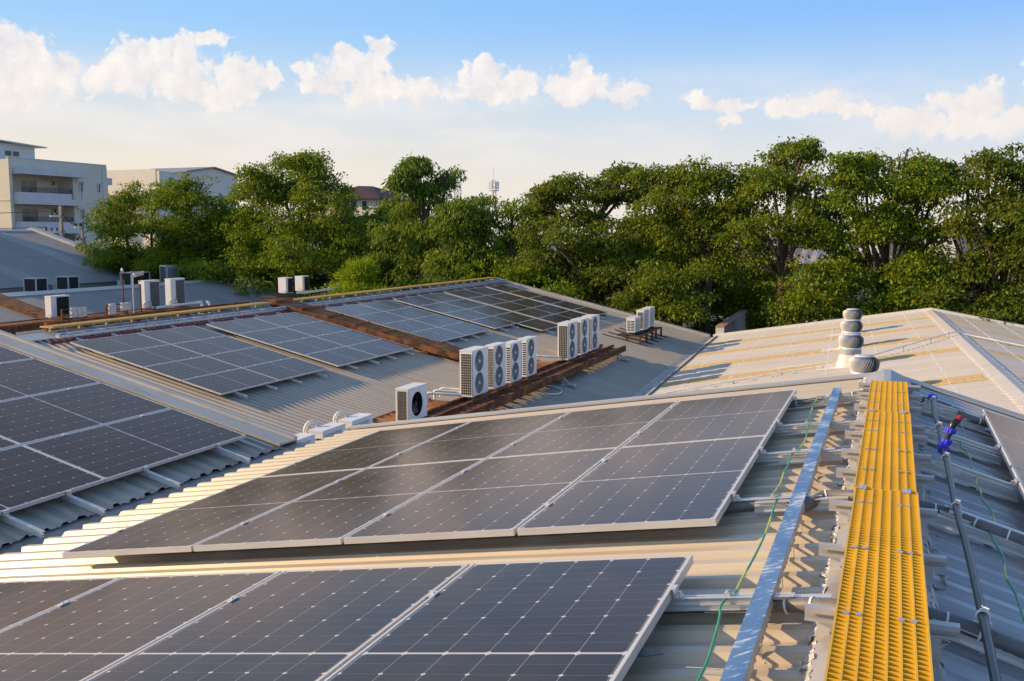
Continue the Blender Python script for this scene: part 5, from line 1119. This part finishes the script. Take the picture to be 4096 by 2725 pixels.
# power poles and wires
def pole(px, py0, Y, zt, arms, lab):
    p = at(px, py0, Y); x, y = p.x, p.y; T = thing('power_pole', lab, 'pole', (x, y, GZ)); part('post', MB().mm((x-.12, y-.10, GZ), (x+.12, y+.10, zt)), 'concrete', T)
    for z, a, b in arms:
        c = part('crossarm', MB().mm((x-.08, y+a, z-.07), (x+.08, y+b, z+.07)), 'steel', T)
        yy = a+.1
        while yy < b+.01: part('insulator', MB().lathe([(.0, 0), (.10, .0), (.12, .06), (.06, .1), (.11, .16), (.05, .24), (0, .26)], 8, (x, y+yy, z+.07)), 'iron', c); yy += max(.5, (b-a-.2)/3)
    return T, x, y
T1, x1, y1 = pole(243, 850, 62., 2.2, [(1.35, -1.1, .15), (.1, -1.7, .15)], 'concrete power pole with insulators in front of the apartment balconies')
for k in range(5): part('transformer_coil', MB().lathe([(.0, -.12), (.2, -.12), (.24, 0), (.2, .12), (0, .12)], 10, (x1+.0, y1-1.7+.33*k, .0-.28)), 'acgrey', T1)
T2, x2, y2 = pole(328, 930, 62.5, .75, [(.45, -.75, .1), (-.7, -.6, .1)], 'shorter leaning concrete power pole just left of the trees')
for i, (a, b, lab) in enumerate((((-110, 52, 1.9), (x1, y1-.9, 1.75), 'sagging power line at far left, upper of those reaching the taller pole'), ((-110, 52, .9), (x1, y1-1.5, .45), 'sagging power line at far left, lower of those reaching the taller pole'), ((x1, y1, 1.75), (x2, y2, .8), 'upper wire linking the two power poles at left'), ((x1, y1, .45), (x2, y2, -.3), 'lower wire linking the two power poles at left'), ((x2, y2, .8), (-38., 78., -1.), 'wire leaving the shorter power pole toward the trees'))):
    a = Vector(a); b = Vector(b); single('power_line', MB().tube([a+(b-a)*t-Vector((0, 0, .5*math.sin(math.pi*t))) for t in np.linspace(0, 1, 12)], .03, 5), 'iron', lab, 'wire')
# houses behind the trees
def tinhouse(x0, x1, y0, y1, ze, zr_, wall, roof, lab, nw=4, axis='x'):
    T = thing('house', lab, 'house', ((x0+x1)/2, (y0+y1)/2, GZ)); ym = (y0+y1)/2
    mb = MB(); mb.mm((x0, y0, GZ), (x1, y1, ze)); part('wall', mb, wall, T)
    mb = MB(); xs = [x0-.4]
    n = int((x1-x0)/.35); vs = []
    for k in range(n+1):
        x = x0-.4+(x1-x0+.8)*k/n; d = .07 if k % 2 else 0.
        vs += [(x, y0-.8, ze-.1+d), (x, ym, zr_+d), (x, y1+.8, ze-.1+d)]
    mb.add(vs, [(3*k+j, 3*k+3+j, 3*k+4+j, 3*k+1+j) for k in range(n) for j in (0, 1)]); part('roof', mb, roof, T)
    for k in range(nw):
        x = x0+(x1-x0)*(k+.5)/nw; f = MB(); zc = ze-1.6
        f.mm((x-.7, y0-.06, zc-.7), (x+.7, y0, zc-.62)); f.mm((x-.7, y0-.06, zc+.62), (x+.7, y0, zc+.7)); f.mm((x-.7, y0-.06, zc-.62), (x-.62, y0, zc+.62)); f.mm((x+.62, y0-.06, zc-.62), (x+.7, y0, zc+.62)); f.mm((x-.04, y0-.06, zc-.62), (x+.04, y0, zc+.62))
        o = part('window', f, 'trimwhite', T); part('pane', MB().mm((x-.62, y0-.03, zc-.62), (x+.62, y0-.005, zc+.62)), 'glass', o)
tinhouse(-12.5, -4.5, 76, 84, -2.2, -.9, 'whitehouse', 'rooftin', 'white house glimpsed through the gap under the orange-tinged tree')
tinhouse(2., 12.5, 66.5, 75, -4.9, -3.0, 'whitehouse', 'rooftin', 'white house with corrugated tin roof behind the dark trunks at right')
tinhouse(11, 22., 74, 84, -3.7, -2.1, 'rooftin', 'rooftin', 'grey corrugated shed behind the rightmost trees')
tinhouse(-32., -20, 78, 88, -3.2, -1.4, 'whitehouse', 'rooftin', 'tin roofed house barely visible between the left and middle trees')
tinhouse(-58, -44, 80, 90, -2.2, -.6, 'whitehouse', 'rooftin', 'pale house hidden behind the big left trees')
for i in range(16):                             # far town on the horizon
    px = 1950+i*140+random.uniform(-40, 40); d = random.uniform(190, 420); p = ray(px, 900); p = Vector((p.x, p.y, 0)).normalized()*d; wd = random.uniform(9, 20); h = random.uniform(5, 10.5)-(0 if d > 250 else 2.5)
    T = thing('town_building', '%s pale building of the far town counted from the left, glimpsed between the trees' % (ORD+['twelfth', 'thirteenth', 'fourteenth', 'fifteenth', 'sixteenth'])[i], 'building', (p.x, p.y, GZ), 'buildings of the far town')
    part('wall', MB().box((p.x, p.y, GZ+h/2), (wd, 10, h)), 'whitehouse' if i % 3 else 'plaster2', T); part('roof', MB().box((p.x, p.y, GZ+h+.2), (wd+.8, 10.8, .4)), 'rooftin', T)
    mb = MB()
    for k in range(int(wd/3)): mb.box((p.x-wd/2+1.5+3*k, p.y-5.02, GZ+h-1.8), (1.4, .06, 1.3))
    part('window', mb, 'glass', T)
# ------------------------------------------------------------------ trees
def quads(name, V, mat, parent):
    n = len(V); me = bpy.data.meshes.new(name); me.vertices.add(n*4); me.vertices.foreach_set('co', V.reshape(-1)); me.loops.add(n*4); me.loops.foreach_set('vertex_index', np.arange(n*4, dtype=np.int32))
    me.polygons.add(n); me.polygons.foreach_set('loop_start', np.arange(0, n*4, 4, dtype=np.int32)); me.polygons.foreach_set('loop_total', np.full(n, 4, dtype=np.int32)); me.update(calc_edges=True); me.validate()
    me.materials.append(MT[mat]); o = bpy.data.objects.new(name, me); COL.objects.link(o); o.parent = parent; return o
def unit(a): return a/np.maximum(np.linalg.norm(a, axis=-1, keepdims=True), 1e-9)
def leaves(centers, radii, density, ls, lw, droop, flat, per, loose, cull=.1):
    """leaf sprays spread over and inside the lobes: arrays of quads"""
    out = []
    for c, r in zip(centers, radii):
        c = np.array(c); r = np.array(r); area = (r[0]*r[1]+r[0]*r[2]+r[1]*r[2])*4.19; n = max(6, int(area*density))
        d = unit(rng.normal(size=(n, 3))); d[:, 2] = np.abs(d[:, 2])*np.where(rng.random(n) < .78, 1, -1)
        q = 1-.55*rng.random(n)**2.2; sp = c+d*r*q[:, None]*(1+loose*rng.normal(size=(n, 1)))
        ph = sp*1.55; f_ = np.sin(ph[:, 0]+1.7*np.sin(ph[:, 2]*.9+.5))+np.sin(ph[:, 1]*1.1+2.+1.3*np.sin(ph[:, 0]*.8))+np.sin(ph[:, 2]*1.9+1.1*np.sin(ph[:, 1]))
        kp = f_+rng.normal(size=n)*.35 > cull; sp = sp[kp]; d = d[kp]; n = len(sp)
        if n == 0: continue
        ax = unit(d*np.array([1, 1, .35])+rng.normal(size=(n, 3))*.35)
        k = per; S = np.repeat(sp, k, 0); A = np.repeat(ax, k, 0); N = len(S)
        rad = .50*np.sqrt(rng.random(N)); th = rng.random(N)*6.283; sc = np.repeat(rng.uniform(.65, 1.35, n), k)
        off = np.stack([np.cos(th)*rad, np.sin(th)*rad, -droop*rad**2+flat*rng.normal(size=N)*.10], -1)*sc[:, None]
        P = S+off+A*(rng.random(N)[:, None]*.35)
        dirn = unit(off*np.array([1, 1, .3])+A*.35+rng.normal(size=(N, 3))*.45+np.array([0, 0, -droop*.55]))
        up = unit(np.array([0, 0, 1.])+rng.normal(size=(N, 3))*.55); sd = unit(np.cross(dirn, up)); L = (ls*rng.uniform(.6, 1.3, N))[:, None]; Wd = (lw*rng.uniform(.7, 1.3, N))[:, None]
        out.append(np.stack([P, P+dirn*L*.45+sd*Wd*.5, P+dirn*L, P+dirn*L*.45-sd*Wd*.5], 1))
    return np.concatenate(out).astype(np.float32)
LEAFN = [0]
def tree(name, lab, Y, base, lobes, mat, dens=2.06, ls=.195, lw=.108, droop=1.0, flat=.7, per=27, depth=1.0, loose=.025, cull=-.5, rt=.24, group='trees in the row beyond the roofs', split=5, cat='tree', fork=None):
    """lobes: (px, py, rx, ry[, dy]) in a 2357 wide frame, set at world depth Y; the crown's depth equals its width"""
    k = 4096/2357; cs = []; rs = []; prim = []
    for lb in lobes:
        px, py, rx, ry = lb[:4]; g_ = 1.10 if rx > 45 else 1.0; rx *= g_; ry *= g_; dy = lb[4] if len(lb) > 4 else random.uniform(-1.2, 1.2); c = at(px*k, py*k, Y+dy); m = (Y+dy)/ray(px*k, py*k).y/FPX*k
        R = Vector((rx*m, rx*m*depth, ry*m)); prim.append((c, R))
        cs.append(c); rs.append(R*.68)
        for _ in range(split+3):                   # uneven outline: smaller clumps around each lobe
            d = Vector((random.gauss(0, 1), random.gauss(0, 1), random.gauss(.25, 1))).normalized(); q = random.uniform(.24, .50)
            cs.append(c+Vector((d.x*R.x, d.y*R.y, d.z*R.z))*(1-q*.42)); rs.append(R*q)
        for _ in range(4):                       # stray shoots that break the silhouette
            d = Vector((random.gauss(0, 1), random.gauss(0, .7), random.gauss(.5, .8))).normalized(); q = random.uniform(.10, .20)
            cs.append(c+Vector((d.x*R.x, d.y*R.y, d.z*R.z))*random.uniform(.95, 1.10)); rs.append(Vector((R.x*q*1.5, R.y*q*1.5, R.z*q*.9)))
    b = at(base[0]*k, base[1]*k, Y); b = Vector((b.x, b.y, GZ))
    T = thing(name, lab, cat, b, group)
    off = np.array(b); V = leaves(cs, rs, dens, ls, lw, droop, flat, per, loose, cull) - off.astype(np.float32)
    quads('crown', V, mat, T); LEAFN[0] += len(V)
    mb = MB(); lo = min(c.z-R.z for c, R in prim); cz = sum((c for c, R in prim), Vector())/len(prim)
    zf_ = fork if fork is not None else max(GZ+2.2, min(lo+.4, cz.z-1.5)); f = b.lerp(Vector((cz.x, cz.y, 0)), .25); f.z = zf_
    mb.tube([b, b.lerp(f, .5)+Vector((random.uniform(-.2, .2), random.uniform(-.2, .2), 0)), f], [rt*1.25, rt, rt*.85], 9)
    part('trunk', mb, 'bark', T); mb = MB()
    for c, R in prim:
        mid = f.lerp(c, .5)+Vector((random.uniform(-.5, .5), random.uniform(-.5, .5), random.uniform(-.1, .6))); e = c+Vector((0, 0, R.z*.05))
        P = smooth([f-Vector((0, 0, .2)), mid, c-Vector((0, 0, R.z*.1)), e], 3); mb.tube(P, [rt*.6*(1-.85*i/(len(P)-1)) for i in range(len(P))], 6)
        for _ in range(6):
            d = Vector((random.gauss(0, 1), random.gauss(0, 1), abs(random.gauss(.3, .7)))).normalized(); t = c+Vector((d.x*R.x, d.y*R.y, d.z*R.z))*.7; s0 = P[random.randrange(3, len(P)-1)]
            mb.tube([s0, s0.lerp(t, .5)+Vector((0, 0, .2)), t], [rt*.16, rt*.10, .015], 5)
    part('limbs', mb, 'bark', T); return T
tree('broadleaf_tree', 'dense green tree at far left, spreading in front of the second block', 56., (360, 650), [(290, 540, 76, 62), (350, 470, 72, 46), (430, 450, 66, 44), (430, 540, 86, 76), (330, 610, 96, 52), (475, 600, 74, 60), (250, 575, 48, 40), (465, 425, 40, 26), (380, 580, 90, 60), (520, 520, 60, 50), (300, 640, 80, 40), (420, 640, 90, 50)], 'leaf1', dens=3.13, droop=1.1)
tree('broadleaf_tree', 'tall dense dark green tree just right of the second block', 55., (680, 660), [(585, 430, 50, 46), (640, 410, 66, 48), (710, 400, 62, 44), (755, 450, 60, 60), (640, 500, 96, 80), (780, 520, 66, 80), (700, 570, 110, 80), (590, 600, 70, 70), (805, 600, 60, 60), (705, 372, 24, 18), (545, 520, 50, 60), (650, 640, 100, 50), (760, 640, 80, 44), (600, 540, 70, 60)], 'leaf1', dens=3.13, droop=1.1)
tree('drooping_tree', 'drooping-leaved tree with a slim top shoot standing above its neighbours', 53., (1010, 660), [(958, 376, 17, 16), (950, 400, 34, 20), (1030, 402, 36, 16), (990, 425, 40, 20), (925, 412, 16, 14), (985, 470, 64, 34), (1080, 480, 50, 34), (930, 540, 76, 70), (1040, 540, 86, 70), (960, 620, 90, 56), (1080, 600, 70, 60), (880, 600, 50, 50)], 'leaf3', dens=2.89, ls=.32, lw=.095, droop=1.7, rt=.2)
tree('broadleaf_tree', 'low dark tree right of the drooping-leaved tree', 52., (1190, 650), [(1130, 500, 46, 40), (1180, 490, 50, 36), (1225, 505, 40, 36), (1170, 560, 84, 64), (1200, 630, 100, 50), (1130, 610, 50, 50)], 'leaf1', dens=2.97, droop=1.2)
tree('flat_topped_tree', 'flat-topped tree with layered airy tiers and sky showing through', 54., (1370, 660), [(1260, 450, 44, 16), (1300, 428, 40, 16), (1350, 420, 46, 16), (1405, 405, 44, 16), (1455, 398, 42, 18), (1510, 395, 36, 20), (1330, 460, 60, 18), (1410, 450, 66, 20), (1480, 440, 50, 24), (1290, 490, 60, 24), (1380, 510, 70, 24), (1240, 490, 34, 20)], 'leaf5', dens=2.06, droop=.8, flat=.6, split=4, rt=.17, ls=.24)
tree('broadleaf_tree', 'dark mass of reddish green foliage below the flat-topped tree', 51., (1390, 720), [(1280, 560, 74, 50), (1370, 580, 80, 54), (1450, 560, 74, 56), (1300, 640, 86, 52), (1400, 660, 90, 50), (1480, 640, 70, 64), (1250, 600, 50, 50), (1530, 700, 50, 40)], 'leaf5', dens=2.97, droop=1.3)
tree('broadleaf_tree', 'orange-tinged tree left of the tallest crown, above the white house', 52., (1640, 690), [(1520, 420, 54, 34), (1590, 415, 62, 36), (1660, 420, 62, 38), (1720, 440, 50, 44), (1560, 490, 76, 54), (1650, 500, 82, 56), (1500, 500, 50, 50), (1700, 530, 60, 56), (1550, 560, 60, 40)], 'leaf2', dens=2.97, droop=1.1, rt=.2)
tree('broadleaf_tree', 'tallest olive crown in the right half, its top tinged with orange', 50.5, (1800, 720), [(1800, 370, 40, 28), (1845, 360, 44, 30), (1780, 430, 60, 50), (1860, 420, 66, 50), (1730, 500, 56, 54), (1810, 510, 78, 64), (1890, 490, 60, 60), (1760, 590, 66, 50), (1690, 600, 50, 44), (1800, 345, 18, 14), (1850, 340, 18, 14)], 'leaf2', dens=2.97, droop=1.1)
tree('broadleaf_tree', 'green spreading tree at right with dark forked trunk and sky gaps', 50., (2040, 720), [(1935, 390, 50, 32), (1990, 380, 50, 26), (2050, 372, 46, 22), (2085, 358, 26, 14), (2120, 385, 40, 28), (2155, 420, 44, 40), (1960, 440, 62, 40), (2040, 440, 66, 40), (2120, 470, 60, 46), (1960, 510, 60, 44), (2060, 520, 60, 34), (1900, 560, 56, 50), (2140, 540, 46, 50), (1985, 470, 60, 44), (2060, 480, 60, 44), (2110, 420, 50, 36), (1960, 570, 50, 36), (2130, 600, 50, 40), (2010, 560, 44, 34), (2075, 590, 44, 34), (2000, 620, 50, 34)], 'leaf1', dens=2.47, droop=1.1, rt=.2, split=4, fork=-3.5)
tree('broadleaf_tree', 'olive tree at the right edge of the picture', 48.5, (2290, 740), [(2230, 390, 44, 40), (2300, 385, 50, 38), (2370, 390, 56, 46), (2225, 480, 60, 64), (2320, 490, 80, 70), (2420, 480, 80, 80), (2210, 590, 62, 66), (2300, 610, 84, 70), (2400, 620, 80, 80), (2230, 680, 66, 56), (2330, 720, 80, 40), (2190, 530, 40, 40), (2268, 356, 14, 14), (2330, 352, 16, 14)], 'leaf5', dens=2.97, droop=1.2)
# lower growth filling the row
tree('small_tree', 'low leafy tree at the foot of the row left of the rusty parapet', 48.5, (1560, 740), [(1530, 650, 50, 40), (1570, 690, 50, 36), (1610, 650, 44, 40), (1550, 725, 50, 24)], 'leaf2', dens=2.80, group='low trees at the foot of the row', rt=.12)
tree('small_tree', 'low dark tree below the green spreading tree, by its trunk', 49., (1960, 720), [(1900, 660, 60, 50), (1960, 690, 60, 40), (2030, 690, 40, 36), (2120, 690, 56, 46), (1860, 690, 46, 40), (2150, 640, 40, 40)], 'leaf1', dens=2.64, group='low trees at the foot of the row', rt=.12)
tree('small_tree', 'low tree between the two big left trees, at roof level', 51., (560, 670), [(520, 640, 50, 40), (580, 650, 44, 30), (460, 640, 50, 34)], 'leaf1', dens=1.81, group='low trees at the foot of the row', rt=.12)
for px, py, Yd, m_, lab in ((1480, 700, 49.5, 'leaf5', 'low reddish shrub tree at the foot of the row behind the small stand'), (1850, 690, 48.5, 'leaf2', 'low olive tree at the foot of the row right of the parapet'), (1690, 670, 58., 'leaf1', 'low dark tree growing just beyond the parapet'), (1700, 735, 59., 'leaf1', 'dark shrub filling the foot of the row behind the parapet'), (1620, 740, 57., 'leaf5', 'dark shrub at the foot of the row left of the parapet'), (1780, 680, 60., 'leaf2', 'low olive tree growing well beyond the parapet'), (2100, 670, 48.5, 'leaf1', 'low green tree in front of the corrugated house'), (2250, 700, 47.5, 'leaf5', 'low olive tree below the right edge tree'), (1220, 690, 49., 'leaf1', 'low green tree just behind the far apex of the middle roof'), (1010, 690, 49.5, 'leaf3', 'low drooping shrub behind the far ridge right of the conifer')):
    tree('small_tree', lab, Yd, (px, py+30), [(px-50, py-10, 52, 38), (px+5, py-35, 56, 42), (px+55, py, 50, 36), (px, py+20, 70, 26)], m_, dens=2.64, group='low trees at the foot of the row', rt=.12)
tree('conifer_bush', 'bright yellow-green feathery conifer lit by the sun behind the far ridge', 49., (825, 680), [(825, 626, 15, 18, -2), (820, 648, 28, 20, -2), (832, 668, 44, 20, -2), (850, 690, 56, 22, -2), (785, 690, 40, 20, -2)], 'leaf4', dens=4.29, ls=.34, lw=.05, droop=-.4, per=26, rt=.1, split=3, cull=-9, group='low trees at the foot of the row', cat='bush')
for i, (px, top, mat_, lab) in enumerate(((500, 560, 'leaf1', 'dark background tree between the two big left trees'), (870, 520, 'leaf1', 'dark background tree below the maroon-roofed house'), (1130, 560, 'leaf1', 'dark background tree behind the low dark tree'), (1350, 590, 'leaf5', 'dark background tree behind the reddish foliage'), (1560, 520, 'leaf2', 'background tree behind the orange-tinged tree'))):
    tree('background_tree', lab, 60., (px, 700), [(px-60, top+30, 60, 40), (px+20, top+10, 70, 40), (px+70, top+40, 60, 50), (px-30, top+90, 90, 60), (px+50, top+100, 80, 60)], mat_, dens=1.98, ls=.55, lw=.26, group='background trees of the second row', split=3)
print('leaves', LEAFN[0])
